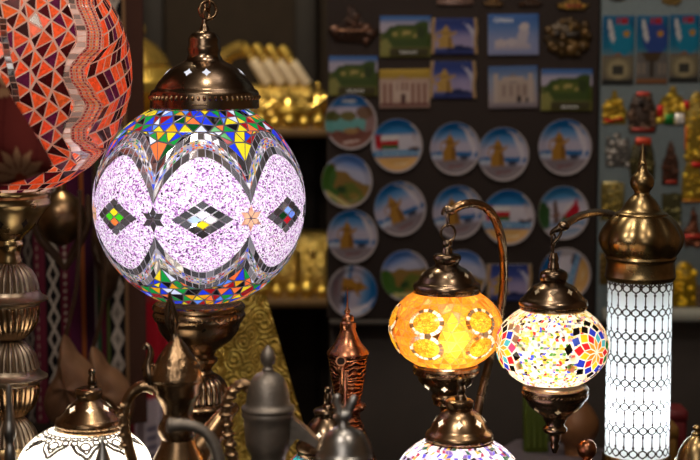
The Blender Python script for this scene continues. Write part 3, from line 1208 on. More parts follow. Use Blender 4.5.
hardware_cap(lampD, 553.5, YD, capD, 306.5, 33.5, (-.85, -.15, .6, 1.5, -1.7, 2.4), star_y=289.5)
mb = MB()
mb.lathe(prof_px(553.5, YD, [(3.5, 253), (4.5, 256), (5.3, 259), (4.5, 262), (5.5, 264), (6, 268)]), axis_px(553.5, 260, YD), 24)
mb.build('cap_stem', BRONZE_DK, lampD)
mb = MB()
mb.tube([P(x, y, YD) for x, y in ((553, 256), (552.5, 248), (554, 243), (557.5, 239), (560.5, 234), (561, 229))], [.0022] * 6, 10, sub=4)
mb.tube(ring_pts(553.5, 240, 3.4, 6.0, YD, 20, .8), .0014, 8, closed=True)
mb.build('hanging_hook', BRONZE_DK, lampD)
gooseneck(lampD, [(563, 226, YD), (572, 220, YD + .03), (583, 215, YD + .08), (596, 212.5, YD + .15), (610, 214, YD + .22), (623, 221, YD + .27), (632, 236, YD + .30), (637, 262, YD + .32), (638, 300, YD + .33), (634, 350, YD + .34), (630, 420, YD + .34)], 4.2, YD)
mb = MB()
mb.ball(P(563.5, 226, YD), (.0085, .007, .007))
mb.tube([P(566, 224.5, YD), P(561, 227, YD), P(556.5, 229.5, YD), P(552.5, 231.5, YD), P(551, 234, YD), P(552.2, 235.5, YD)], [.005, .0055, .0045, .003, .0022, .0014], 10, sub=4)
mb.build('arm_hook', BRONZE_DK, lampD)
cupD = [(30, 385), (32, 386), (33.3, 388), (32.5, 391), (33, 394), (32.5, 397), (30, 399.5), (28.5, 402), (26.5, 405.5), (22.5, 409), (18, 412.5), (14.5, 415), (12.5, 417), (11.5, 420), (9.5, 423), (9.5, 425), (12, 427.5), (12.3, 430), (10.5, 432.5), (6, 434), (5, 437), (5.3, 440), (4, 442), (4.6, 446), (3.2, 450), (2, 453)]
axk = axis_px(555.3, 410, YD)
pr = prof_px(555.3, YD, cupD)
mb = MB()
mb.lathe(pr, axk, 56)
for th in (-.95, -.02, .85, 1.7, 2.6, -2.0):
    star_on(mb, axk, pr, P(555.3, 407, YD).z, th, .0052, 1, .9)
o = mb.build('globe_cup', [BRONZE_DK, STAR_DIM], lampD)
lathe_part('rope_band', 555.3, 392.5, YD, [(31, 390.7), (33, 391.4), (33.8, 392.5), (33, 393.7), (31, 394.5)], BRONZE, o, flute=(46, .11, 60))

# ------------------------------------------------------------------ bead lamp at the bottom
YE = 2.08
mE = mpp(450, YE)
lampE = thing('bead_mosaic_lamp', 'dome-capped bead mosaic lamp in front of the amber lamp, cut by the bottom edge', 'lamp', (P(458, 450, YE).x, YE, CT))
cE = P(458, 487, YE)
sE = spheroid(cE, 67 * mE, 54 * mE, -math.degrees(math.atan(108 / F)))
mb = MB()
seed2 = weighted([(34, (1, .95, .92)), (10, s2l(200, 180, 230)), (8, s2l(90, 80, 200)), (7, s2l(160, 60, 90)), (6, s2l(225, 160, 60)), (6, s2l(50, 90, 70)), (7, s2l(40, 30, 40)), (8, s2l(240, 200, 190)), (6, s2l(120, 90, 160))])
band(mb, sE, flat(-57), flat(62), lin(72, -180, 180), 25, lambda *a: (TILE, seed2()), g=.0003, h=.0005, jit=.28, stagger=True)
mb.build('glass_globe', [GROUT_LT, SEED_T], lampE, sharp=None)
bulb('globe_bulb', cE, .6, (1.0, .94, .88), lampE, .02)
capE = [(12, 399.5), (14, 401), (14.5, 404), (13.5, 407), (12.5, 409), (15, 410.5), (19, 413), (22.5, 417), (26, 422), (28.5, 427), (30, 430), (33, 432), (34.5, 435), (34.5, 438), (33, 440), (33.5, 442), (32, 444)]
hardware_cap(lampE, 459.5, YE, capE, 440, 33.8, (-.9, -.08, .8, 1.7, -1.8, 2.6), mat=BRONZE, star_mat=STAR, star_y=420, ssize=.0052)
lathe_part('cap_finial', 461, 390, YE, [(2, 378), (3.8, 379.5), (4.2, 383), (3.2, 385.5), (4.3, 388), (4.6, 392), (3.8, 394), (5.5, 396), (6, 400)], BRONZE_DK, lampE, seg=24)
lathe_part('stand_base', 458, 520, YE, [(33, 530), (34, 536), (26, 545), (14, 552), (12, 556)], BRONZE, lampE, extra=[(.02, CT + .03), (.05, CT + .012), (.06, CT)])

# ------------------------------------------------------------------ white henna lamp
YF = 2.05
mF = mpp(440, YF)
lampF = thing('henna_glass_lamp', 'glowing white glass lamp with dark lace pattern under a bronze cap', 'lamp', (P(85, 450, YF).x, YF, CT))
cF = P(84.5, 470, YF)
sF = spheroid(cF, 68 * mF, 47.5 * mF, -math.degrees(math.atan((84 - 350) / F)))
mb = MB()
patch(mb, sF, flat(-55), flat(64), lin(72, -180, 180), 30, 0)
mb.build('glass_globe', plain_trans('milk glass', (1, .95, .86), .92, .05), lampF, sharp=None)
bulb('globe_bulb', cF + Vector((0, -.01, .0)), 1.15, (1.0, .93, .80), lampF, .03)
mb = MB()
def lace_strip(f, n, w=.0011):
    pts = [f(k / n) for k in range(n + 1)]
    for (t0, l0), (t1, l1) in zip(pts, pts[1:]):
        p, q = sF(t0, l0, .0008), sF(t1, l1, .0008)
        nv = ((p + q) / 2 - sF.c).normalized()
        sd = (q - p).cross(nv).normalized() * w
        mb.poly([p - sd, q - sd, q + sd, p + sd])
NP = 9
for k in range(NP):
    t0 = k * 40 + 2
    def pet(u, w, top, tip, wav=0):
        a = abs(u - .5) * 2
        lat = tip + (top - tip) * (a ** 1.0) + wav * math.sin(u * PI * 6)
        return (t0 + (u - .5) * w, lat)
    lace_strip(lambda u: pet(u, 38, 50, 31, 1.2), 26, .0021)
    lace_strip(lambda u: pet(u, 24, 50, 37, 1.0), 20, .0016)
    lace_strip(lambda u: (t0 + 6 * math.sin(2 * PI * u), 46.5 + 4.6 * math.cos(2 * PI * u)), 16, .0015)
    for q in (-1, 1):
        lace_strip(lambda u: (t0 + q * 14 + 4.4 * math.sin(2 * PI * u), 51 + 3.4 * math.cos(2 * PI * u)), 14, .0015)
lace_strip(lambda u: (u * 360, 54.5 + 1.2 * math.sin(u * 2 * PI * 36)), 220, .0016)
lace_strip(lambda u: (u * 360, 58.0 + 1.2 * math.sin(u * 2 * PI * 36 + 3)), 220, .0016)
mb.build('lace_pattern', LACE, lampF, sharp=None)
capF = [(10, 387.5), (13, 389), (14, 391.5), (13.5, 394), (12.5, 396), (12, 398.5), (14, 400.5), (18, 404), (22, 408), (26, 412), (29.5, 415.5), (31, 417), (33, 418.5), (34, 421), (34, 423.5), (33, 425), (33.5, 427), (32, 430)]
hardware_cap(lampF, 89, YF, capF, 424.5, 33.8, (-.75, .2, 1.1, 2, -1.6, 3), mat=BRONZE, star_mat=STAR, star_y=406.5, ssize=.0052)
lathe_part('cap_finial', 92, 378, YF, [(2, 368.5), (3.6, 370), (3.8, 373), (2.6, 375), (4, 378), (4.6, 383), (3.8, 385), (5.5, 387), (6, 389)], BRONZE_DK, lampF, seg=24)
lathe_part('stand_base', 84.5, 520, YF, [(33, 505), (34, 512), (26, 525), (14, 540), (12, 550)], BRONZE, lampF, extra=[(.02, CT + .03), (.05, CT + .012), (.06, CT)])

# ------------------------------------------------------------------ half hidden lamp in the middle
YH = 2.05
lampH = thing('turquoise_glass_lamp', 'small dark-capped lamp with turquoise glass beside the grey coffee pot', 'lamp', (P(322, 450, YH).x, YH, CT))
mH = mpp(450, YH)
cH = P(324, 482, YH)
sH = spheroid(cH, 42 * mH, 36 * mH, 0)
mb = MB()
teal = weighted([(5, s2l(60, 190, 190)), (2, s2l(230, 90, 70)), (2, (1, .95, .9)), (2, s2l(40, 60, 160)), (2, s2l(20, 110, 110))])
band(mb, sH, flat(-57), flat(57), lin(44, -180, 180), 14, lambda *a: (TILE, teal()), g=.0005, jit=.2, stagger=True)
mb.build('glass_globe', [GROUT_A, TILEM], lampH, sharp=None)
bulb('globe_bulb', cH, .12, (1, .95, .9), lampH, .015)
capH = [(9, 407.5), (12.5, 409), (13.5, 411.5), (12.5, 414), (11.5, 416.5), (14, 419), (18, 423), (22, 429), (25, 436), (28, 441), (31, 444), (31.5, 448), (29, 450), (29.5, 454)]
hardware_cap(lampH, 327, YH, capH, 450, 30.3, (-.35, .5, 1.4, -1.4, 2.3, -2.3), mat=BRONZE_DK, star_mat=STAR, star_y=431, ssize=.0042)
lathe_part('cap_finial', 328, 397, YH, [(2, 386.5), (3.6, 388), (3.8, 391), (2.8, 393), (4, 396), (4.6, 402), (4, 404), (6, 406), (6.5, 409)], BRONZE_DK, lampH, seg=24)
lathe_part('stand_base', 324, 520, YH, [(22, 508), (23, 514), (16, 525), (10, 535)], BRONZE, lampH, extra=[(.02, CT + .03), (.05, CT + .012), (.06, CT)])

# ------------------------------------------------------------------ filigree tower lamp
YG = 2.38
mG = mpp(360, YG)
GX = 638.5
lampG = thing('tower_lamp', 'tall white cylinder lamp with black filigree and brass onion dome', 'lamp', (P(GX, 360, YG).x, YG, CT))
axG = axis_px(GX, 360, YG)
zt, zb = P(GX, 276, YG).z, P(GX, 455, YG).z
rG = 32 * mG
mb = MB()
mb.lathe([(rG, zt), (rG, zb)], axG, 64, cap=False)
mb.build('glass_cylinder', plain_trans('frosted white glass', (.93, .98, 1.0), .92, .05), lampG)
for k, (fz, pw) in enumerate(((.26, .085), (.70, .40))):
    bulb('tower_bulb', Vector((axG[0], axG[1], zt + (zb - zt) * fz)), pw, (.90, .97, 1.0), lampG, .015)
mb = MB()
NC = 22


def cyl(th, z, h=.0012):
    return Vector((axG[0] + (rG + h) * math.sin(th), axG[1] - (rG + h) * math.cos(th), z))


def cstrip(pts, w=.0009):
    for (t0, z0), (t1, z1) in zip(pts, pts[1:]):
        p, q = cyl(t0, z0), cyl(t1, z1)
        m_ = cyl((t0 + t1) / 2, (z0 + z1) / 2)
        nv = Vector((m_.x - axG[0], m_.y - axG[1], 0)).normalized()
        sd = (q - p).cross(nv).normalized() * w
        d = (q - p).normalized() * w * .5
        mb.poly([p - sd - d, q - sd + d, q + sd + d, p + sd - d])


def knot(th, z, r=.0021):
    c = cyl(th, z, .0016)
    tn = Vector((math.cos(th), math.sin(th), 0))
    mb.poly([c + tn * r * math.cos(a) + Vector((0, 0, r * 1.1 * math.sin(a))) for a in [k * PI / 4 for k in range(8)]])


per = 23.5 * mG
hh = 4.0 * mG
st_ = 2 * PI / NC
ztop = zt - 9 * mG
for j in range(8):
    zc_ = ztop - j * per
    for i in range(NC):
        th = i * st_
        h5 = st_ * .5
        hexa = [(th, zc_ + hh), (th + h5 * .8, zc_ + hh * .42), (th + h5 * .8, zc_ - hh * .42), (th, zc_ - hh), (th - h5 * .8, zc_ - hh * .42), (th - h5 * .8, zc_ + hh * .42), (th, zc_ + hh)]
        cstrip(hexa, .00105)
        cstrip([(th + h5 * .8, zc_), (th + h5 * 1.2, zc_)], .0017)
        if j == 0:
            cstrip([(th - h5, zc_ + hh * .5), (th - h5 * .5, zc_ + hh * 1.7), (th, zc_ + hh * 1.05), (th + h5 * .5, zc_ + hh * 1.7), (th + h5, zc_ + hh * .5)], .0013)
        if j < 7:
            cstrip([(th, zc_ - hh), (th, zc_ - per + hh)], .00095)
            knot(th, zc_ - hh - 2.2 * mG, .0021)
            knot(th, zc_ - per + hh + 2.2 * mG, .0021)
mb.build('filigree', LACE, lampG, sharp=None)
dome = [(42.5, 238), (43, 240), (42.5, 243), (41, 247), (38.5, 251), (36, 254), (34.5, 256)]
mb = MB()
axd = axis_px(641.5, 240, YG)
mb.lathe(prof_px(641.5, YG, [(26, 214.5), (29, 216), (34, 221), (38, 226), (41, 231), (42.8, 236), (43, 240), (42, 244), (40, 248.5), (37, 253), (35, 256)], 3), axd, 64, flute=(8, .085, 0))
mb.build('onion_dome', BRASS_OLD, lampG)
lathe_part('dome_collar', 640.5, 265, YG, [(35, 255), (36, 257.5), (34.5, 259), (33.5, 262), (34.5, 270), (34.5, 273), (35.5, 275.5), (34.5, 278), (33, 280)], BRASS_OLD, lampG)
lathe_part('dome_finial', 642, 190, YG, [(1.0, 144), (1.4, 150), (2.6, 157), (3.4, 161), (4.6, 163), (4.0, 165), (5.2, 170), (7.5, 173), (11, 177), (12.3, 182), (11, 187), (8.5, 190.5), (7.5, 193), (9, 195), (13, 199), (16, 203), (19, 208), (22, 211), (25, 212.5), (26.5, 214), (25.5, 216.5), (28, 217.5)], BRASS_OLD, lampG, smooth=2)
lathe_part('lamp_base', 636, 470, YG, [(32.5, 453), (34, 455), (34, 460), (36, 464), (36, 470), (33, 474)], BRASS_OLD, lampG, extra=[(.05, CT + .04), (.06, CT + .03), (.065, CT + .012), (.065, CT)])

# ================================================================== METAL POTS
# ------------------------------------------------------------------ bronze coffee pot
YP = 1.93
mP = mpp(400, YP)
potA = thing('coffee_pot', 'bronze coffee pot with hammered dome lid and flame finial in front of the big lamp', 'coffee pot', (P(180, 460, YP).x, YP, CT))
lathe_part('lid', 176.5, 360, YP, [(3, 335), (5, 339), (9, 344), (13, 349.5), (17.5, 356), (21, 362.5), (23.4, 368), (24.8, 373), (25.6, 377.5), (25.6, 379), (24.5, 380.5)], HAMMER, potA, smooth=2)
mb = MB()
fx = 174
for k in range(6):
    a = 2 * PI * k / 6
    d = Vector((math.cos(a), math.sin(a), 0))
    def fp(r, x, y):
        return P(x, y, YP) + d * (r * mP)
    mb.tube([fp(2, fx, 337), fp(2.6, fx - 1, 331), fp(5.6, fx - 2, 323), fp(5.9, fx - 2.6, 316), fp(4.2, fx - 3.4, 308), fp(1.6, fx - 4, 299), fp(.6, fx - 4.4, 292)], [.0018, .0018, .0018, .0017, .0015, .0013, .0008], 8, sub=4)
mb.ball(P(fx - 2, 320, YP), (1.6 * mP, 1.6 * mP, 5 * mP))
mb.tube([P(175, 341, YP), P(174.3, 334, YP)], [.006, .0042], 12)
mb.build('finial', BRONZE_DK, potA)
mb = MB()
axp = axis_px(178, 420, YP)
pr = prof_px(178, YP, [(24.5, 380), (24.8, 382), (24, 384), (23.5, 393), (22, 396), (19, 401), (16, 407), (14.5, 413), (15, 418), (18.5, 423), (20, 428), (19.5, 433), (17, 437), (16, 439), (17, 441), (19, 446), (24, 456), (30, 468)])
mb.lathe(pr + [(.042, .93), (.046, .88), (.046, .83), (.042, .78), (.034, .745), (.034, .73), (.040, CT)], axp, 56)
mb.build('body', BRONZE, potA)
mb = MB()
mb.tube([P(155, 389, YP), P(147, 386, YP), (P(138, 388, YP)), P(129, 397, YP), P(124.5, 412, YP), P(125.5, 432, YP), P(130, 452, YP), P(139, 478, YP), P(152, 494, YP)], [.0075, .0072, .0068, .0066, .0066, .0066, .0064, .006, .006], 14, sub=5)
for k in range(5):
    mb.ball(P(124.8 + .3 * k * k * .4, 405 + k * 10, YP) + Vector((-.003, -.002, 0)), (.006, .006, .004))
mb.build('handle', HAMMER, potA)
mb = MB()
mb.tube([P(152, 384, YP), P(149.5, 374, YP), P(148.5, 364, YP), P(150, 357, YP), P(150.5, 351, YP), P(147.5, 345.5, YP), P(144.5, 346, YP), P(144.3, 349, YP)], [.0075, .0085, .006, .0048, .004, .003, .0026, .0032], 10, sub=4)
mb.ball(P(149, 368, YP), (.009, .006, .009))
mb.build('thumb_piece', BRONZE_DK, potA)
# its beak points away to the right-hand back
mb = MB()
b0 = P(196, 442, YP)
mb.tube([b0 + Vector((-.01, .01, -.03)), b0 + Vector((.012, .03, -.005)), b0 + Vector((.03, .05, .02)), b0 + Vector((.045, .065, .03))], [.02, .016, .011, .005], 12, sub=3, flat=.5)
mb.build('spout', BRONZE, potA)

# ------------------------------------------------------------------ ewer with swan-neck spout (foreground)
YW = 1.76
mW = mpp(450, YW)
ew = thing('spouted_ewer', 'blurred dark metal ewer with curved swan-neck spout in front of the bronze coffee pot', 'ewer', (P(232, 520, YW).x, YW, CT))
axw = axis_px(236, 500, YW)
mb = MB()
mb.tube([P(170.5, 425.5, YW), P(177, 425, YW), P(186, 425, YW), P(197, 427.5, YW), P(207, 434, YW), P(214, 444, YW), P(218, 456, YW), P(221, 472, YW), P(225, 490, YW)], [.0082, .0072, .0062, .006, .0062, .0066, .0072, .0085, .011], 16, sub=5)
mb.ball(P(170.5, 425.5, YW), (.0055, .0088, .0088))
mb.build('spout', PEWTER, ew)
mb = MB()
mb.lathe([(.012, .985), (.03, .98), (.032, .97), (.026, .955), (.028, .93), (.036, .88), (.040, .83), (.036, .77), (.03, .735), (.036, CT)], axw, 48)
mb.build('body', PEWTER, ew)

# ------------------------------------------------------------------ grey coffee pot (foreground)
YQ = 1.86
mQ = mpp(420, YQ)
potB = thing('coffee_pot', 'blurred grey pewter coffee pot with domed lid and ball finial before gold cloth', 'coffee pot', (P(268, 480, YQ).x, YQ, CT))
axq = axis_px(268, 410, YQ)
lathe_part('lid', 268, 390, YQ, [(4, 370), (7, 372), (13, 375), (17, 380), (19.5, 386), (21, 393), (22, 400), (23, 404), (26.5, 406.5), (27, 409), (26, 411)], PEWTER, potB, smooth=2)
lathe_part('finial', 268, 358, YQ, [(1.5, 345.5), (2.5, 347), (4, 348.5), (6.5, 352), (7.8, 357), (7, 362), (4.8, 365.5), (4.5, 367), (6, 369), (5, 372)], PEWTER, potB, smooth=2, seg=32)
mb = MB()
mb.lathe(prof_px(268, YQ, [(25.5, 410.5), (26.5, 413), (26, 416.5), (24.5, 419), (24, 426), (23.4, 436), (22.4, 445), (20.5, 450), (17.5, 455), (17, 460), (17.5, 466)]) + [(.028, .965), (.042, .90), (.048, .84), (.046, .79), (.036, .75), (.036, .735), (.042, CT)], axq, 56)
mb.build('body', PEWTER, potB)
mb = MB()
mb.tube([P(247, 392, YQ), P(249, 386, YQ), P(243, 384, YQ), P(235, 388, YQ), P(228, 399, YQ), P(225.5, 416, YQ), P(228, 436, YQ), P(232, 456, YQ), P(240, 480, YQ), P(250, 492, YQ)], [.006] * 10, 14, sub=5, flute=(2, .0, 0))
for k in range(9):
    q = [(240, 385.5), (233, 390), (229.5, 397), (227, 405), (225.8, 414), (226.4, 424), (227.8, 434), (229.8, 444), (231.5, 454)][k]
    mb.ball(P(q[0], q[1], YQ), (.0085, .0085, .0042), seg=12)
mb.build('handle', HAMMER, potB)
mb = MB()
s0 = [(289, 412), (294, 417), (301, 423), (309, 430), (319, 440), (316, 446), (306, 440), (297, 437), (289, 447)]
pts = [P(x, y, YQ) for x, y in s0]
mb.prism([(p.x, p.z) for p in pts], YQ - .010, YQ + .010)
mb.build('spout', PEWTER, potB)

# ------------------------------------------------------------------ copper ewer
YU = 2.28
potC = thing('copper_ewer', 'slender chased copper ewer with needle finial and round spout mouth', 'ewer', (P(348, 400, YU).x, YU, CT))
axu = axis_px(348, 380, YU)
lathe_part('lid', 348, 335, YU, [(4.5, 315), (6, 317), (6, 321), (8, 322.5), (8.3, 327), (7.5, 329), (8.2, 331), (10, 336), (13, 342), (17, 347), (20.5, 351), (21.3, 353), (20.5, 355)], COPPER, potC)
lathe_part('finial', 347.3, 302, YU, [(.5, 288), (.6, 296), (.9, 304), (1.4, 308), (2.8, 310), (3, 312), (2, 314), (3.8, 315.5), (4, 317)], COPPER, potC, seg=20)
mb = MB()
mb.lathe(prof_px(348, YU, [(20, 354.5), (20.5, 357), (19.5, 359), (19, 364), (18, 372), (16.2, 382), (14.6, 391), (13, 398), (12, 402)], 2), axu, 56)
mb.build('body', COPPER_ENG, potC)
mb = MB()
mb.lathe(prof_px(348, YU, [(12, 411), (12.2, 416), (14, 422), (17, 430), (20, 438), (23.5, 446), (27, 455), (31, 465)], 2) + [(.05, .87), (.058, .82), (.05, .77), (.035, .745), (.042, CT)], axu, 56)
mb.build('base', COPPER_ENG, potC)
lathe_part('neck_ring', 348, 406, YU, [(12, 401), (14.5, 402.5), (17.5, 404), (18, 406.5), (17, 409), (14, 411), (12, 412)], COPPER, potC)
mb = MB()
mp_ = P(341, 357, YU) + Vector((0, -.030, 0))
mb.tube([P(341, 372, YU) + Vector((0, -.020, 0)), P(341, 364, YU) + Vector((0, -.026, 0)), P(341, 358.5, YU) + Vector((0, -.024, 0)), mp_ + Vector((0, -.006, .001))], [.004, .006, .0066, .0072], 16, sub=3)
mb.build('spout', COPPER, potC)
mb2 = MB()
mb2.tube([mp_ + Vector((0, -.0061, .001)), mp_ + Vector((0, -.0068, .001))], [.0052, .0052], 16)
mb2.build('spout_mouth', LACE, [o for o in potC.children if o.name.startswith('spout')][0])
mb = MB()
mb.tube([P(344, 366, YU) + Vector((0, -.026, 0)), P(344, 382, YU) + Vector((0, -.025, 0)), P(344, 400, YU) + Vector((0, -.020, 0)), P(344, 415, YU) + Vector((0, -.021, 0))], [.0055, .0055, .005, .004], 12, sub=3)
mb.build('neck_rib', COPPER, potC)

# ------------------------------------------------------------------ pewter pot with bird lid (foreground)
YR = 1.72
mR = mpp(430, YR)
potD = thing('bird_lid_pot', 'blurred pale pewter pot with a little bird on its domed lid', 'pot', (P(345, 480, YR).x, YR, CT))
axr = axis_px(344, 440, YR)
lathe_part('lid', 344, 440, YR, [(5, 425.5), (9, 427.5), (13, 429.5), (17.5, 433.5), (21, 439), (23.5, 445), (25.5, 452), (27.5, 454), (28, 457.5), (26, 459)], PEWTER_L, potD, smooth=2)
mb = MB()
bc = P(343, 417, YR)
mb.ball(bc, (.0085, .006, .0075), rot=Matrix.Rotation(rad(-25), 3, 'Y'))
mb.tube([bc + Vector((-.004, 0, .004)), P(338.5, 407, YR), P(336.5, 402, YR), P(337.5, 398, YR)], [.005, .0042, .0038, .0034], 10, sub=3)
mb.ball(P(337.3, 397.5, YR), (.0042, .0038, .0038))
mb.tube([P(335.5, 397, YR), P(332.8, 396.3, YR)], [.0018, .0005], 8)
mb.tube([bc + Vector((.004, 0, .003)), P(350, 407, YR), P(353.5, 400, YR), P(355, 395.5, YR)], [.0055, .0058, .005, .0016], 10, sub=3, flat=.55)
mb.tube([P(343, 421, YR), P(343.5, 427, YR)], [.0055, .0075], 12)
for sx in (-1, 1):
    mb.ball(bc + Vector((.002, sx * .0055, .0015)), (.008, .002, .005), rot=Matrix.Rotation(rad(-30), 3, 'Y'))
mb.build('bird_finial', PEWTER_L, potD)
mb = MB()
mb.lathe(prof_px(344, YR, [(25, 458.5), (24, 462), (23, 470), (24, 480)]) + [(.035, .95), (.05, .90), (.056, .84), (.05, .77), (.036, .735), (.044, CT)], axr, 48)
mb.build('body', PEWTER, potD)
mb = MB()
mb.tube([P(356, 431, YR), P(362, 437, YR), P(367, 446, YR), P(369, 458, YR), P(367, 478, YR), P(360, 492, YR)], [.0035, .0045, .0045, .0045, .0045, .0045], 12, sub=4)
mb.build('handle', PEWTER_L, potD)

# ------------------------------------------------------------------ rosewater sprinklers
def sprinkler(label, cx, Y, neck, zb_px):
    t = thing('rosewater_sprinkler', label, 'bottle', (P(cx, 460, Y).x, Y, CT))
    ax = axis_px(cx, 440, Y)
    mb = MB()
    pr = prof_px(cx, Y, neck, 2)
    z0 = pr[-1][1]
    mb.lathe(pr, ax, 32)
    mb.build('neck', PEWTER_L, t)
    mb = MB()
    h = z0 - CT
    mb.lathe([(pr[-1][0], z0), (.014, z0 - .02 * h / .25), (.02, CT + h * .8), (.04, CT + h * .55), (.045, CT + h * .35), (.03, CT + h * .12), (.022, CT + h * .06), (.035, CT)], ax, 40)
    mb.build('body', PEWTER, t)
    return t
sprinkler('slim grey metal sprinkler neck before the brass column at left edge', 10, 1.80, [(1.8, 384), (2.6, 388), (3, 398), (3.4, 408), (4.2, 416), (4.6, 420), (5.6, 424), (6.8, 430), (6.4, 435), (4.2, 440), (4.0, 444), (5.4, 448), (6.2, 455), (5.6, 462), (4.5, 470)], 470)
sprinkler('grey pointed sprinkler tip in front of the white lace lamp', 102.5, 1.86, [(.6, 435), (1.6, 440), (3.6, 447), (6.0, 454), (8.6, 462), (10, 470)], 470)

# ------------------------------------------------------------------ pot with copper ball, brass lid at right
YK = 2.22
t = thing('lidded_pot', 'pot whose shiny copper ball finial stands left of the tower lamp foot', 'pot', (P(587, 470, YK).x, YK, CT))
lathe_part('finial', 587, 450, YK, [(1, 439), (5, 440.2), (8.3, 443.6), (9.8, 449), (8.6, 454), (5.6, 457.6), (4, 459), (5.5, 461), (5, 463)], COPPER, t, smooth=3, seg=32)
lathe_part('lid', 587, 470, YK, [(5, 462), (12, 465), (17, 470), (20, 476), (20.5, 479)], BRONZE, t, smooth=2)
mb = MB()
mb.lathe(prof_px(587, YK, [(19.5, 478.5), (19, 483)]) + [(.026, .86), (.036, .83), (.04, .79), (.034, .75), (.026, .735), (.03, CT)], axis_px(587, 470, YK), 48)
mb.build('body', BRONZE, t)
YL = 2.18
t = thing('domed_pot', 'brass domed pot lid peeping in at the bottom right corner', 'pot', (P(697, 470, YL).x, YL, CT))
lathe_part('finial', 697, 428, YL, [(1, 424), (3.5, 425.5), (4.5, 428), (3, 431), (5.5, 433), (5, 436)], BRASS_OLD, t, seg=24)
lathe_part('lid', 697, 445, YL, [(5, 435), (9, 438), (13, 442), (16.5, 448), (19, 455), (20, 459), (22, 460), (22, 463)], BRASS_OLD, t, smooth=2)
mb = MB()
mb.lathe(prof_px(697, YL, [(21, 462.5), (20, 470)]) + [(.035, .88), (.045, .83), (.045, .79), (.034, .75), (.028, .735), (.034, CT)], axis_px(697, 470, YL), 48)
mb.build('body', BRASS_OLD, t)

# things at the back of the counter behind the multicoloured lamp
YV = 2.94
t = thing('clay_vase', 'blurred brown vase on the dark riser behind the multicoloured lamp', 'vase', (P(576, 445, YV).x, YV, .768))
mb = MB()
mb.lathe(prof_px(577, YV, [(11, 392), (12, 394), (9, 397), (9, 401), (15, 408), (21, 418), (22, 428), (18, 438), (13, 445)], 2) + [(.022, .772), (.024, .768)], axis_px(577, 420, YV), 40)
mb.build('vase_body', matte('brown clay', s2l(112, 74, 44), .5, 30, .1), t)
mb = MB()
gp = P(535, 444, 2.97)
mb.box((gp.x - 12 * mpp(420, 2.97), 2.95, .768), (gp.x + 12 * mpp(420, 2.97), 2.985, P(535, 372, 2.97).z), bev=.003)
for k in range(4):
    x = gp.x - .016 + k * .0105
    mb.box((x, 2.9485, .78), (x + .004, 2.951, P(535, 376, 2.97).z), col=(1, 1, 1))
tag(mb.build('green_box', matte('green lacquer', s2l(72, 84, 26), .5, 20, .1), loc=(gp.x, 2.967, .768)), 'blurred dark green upright box behind the multicoloured lamp foot', 'box')

# ================================================================== SOUVENIR BOARDS
YBD = 3.42
def wx(px, py=160, Y=YBD):
    return P(px, py, Y).x
zb = P(400, 319, YBD).z
CABZ = zb
t = thing('display_cabinet', 'near-black display cabinet under the two souvenir boards', 'cabinet', (.45, 3.7, 0))
mb = MB()
mb.box((wx(329), YBD + .035, 0), (1.6, 4.05, CABZ - .012), bev=.004)
mb.build('cabinet_body', matte('black brown wood', s2l(40, 32, 28), .7, 20, .1), t)
mb = MB()
mb.box((wx(329), YBD - .015, CABZ - .012), (1.6, 4.05, CABZ), bev=.003)
mb.build('cabinet_top', matte('dark ledge', s2l(58, 52, 48), .6, 20, .05), t)
mb = MB()
mb.box((wx(327), YBD, CABZ), (wx(597.5), YBD + .03, 2.45), bev=.003)
tag(mb.build('souvenir_board', BOARD_DK, loc=(wx(462), YBD, CABZ)), 'tall charcoal felt board covered in round plate magnets and picture magnets', 'board')
mb = MB()
mb.box((wx(599), YBD - .005, CABZ), (1.6, YBD + .03, 2.45), bev=.003)
tag(mb.build('souvenir_board', BOARD_GR, loc=(wx(690), YBD, CABZ)), 'slate grey felt board at right holding gold cast magnets and tall picture cards', 'board')
mb = MB()
mb.box((wx(604), YBD - .03, CABZ + .0), (1.6, YBD - .005, P(640, 307, YBD).z), bev=.003)
tag(mb.build('board_rail', matte('grey rail', s2l(150, 150, 140), .6, 20, .05), loc=(wx(690), YBD - .02, CABZ)), 'pale narrow rail along the bottom of the slate grey board', 'rail')

# ------------------------------------------------------------------ painted picture surfaces
def canvas(n, fn):
    pass


def poly_mask(u, v, pts):
    m = np.zeros(u.shape, bool)
    n = len(pts)
    for i in range(n):
        x0, y0 = pts[i]
        x1, y1 = pts[(i + 1) % n]
        c = ((y0 > v) != (y1 > v)) & (u < (x1 - x0) * (v - y0) / ((y1 - y0) + 1e-12) + x0)
        m ^= c
    return m


class Pic:
    def __init__(s, u, v):
        s.u, s.v = u, v
        s.c = np.ones(u.shape + (3,))
    def fill(s, m, col):
        s.c[m] = s2l(*col)
    def grad(s, stops):
        st = sorted(stops)
        xs = [a for a, _ in st]
        for k in range(3):
            s.c[..., k] = np.interp(s.v, xs, [s2l(*b)[k] for _, b in st])
    def poly(s, pts, col):
        s.fill(poly_mask(s.u, s.v, pts), col)
    def ell(s, cx, cy, rx, ry, col):
        s.fill(((s.u - cx) / rx) ** 2 + ((s.v - cy) / ry) ** 2 < 1, col)
    def rect(s, x0, y0, x1, y1, col):
        s.fill((s.u > x0) & (s.u < x1) & (s.v > y0) & (s.v < y1), col)


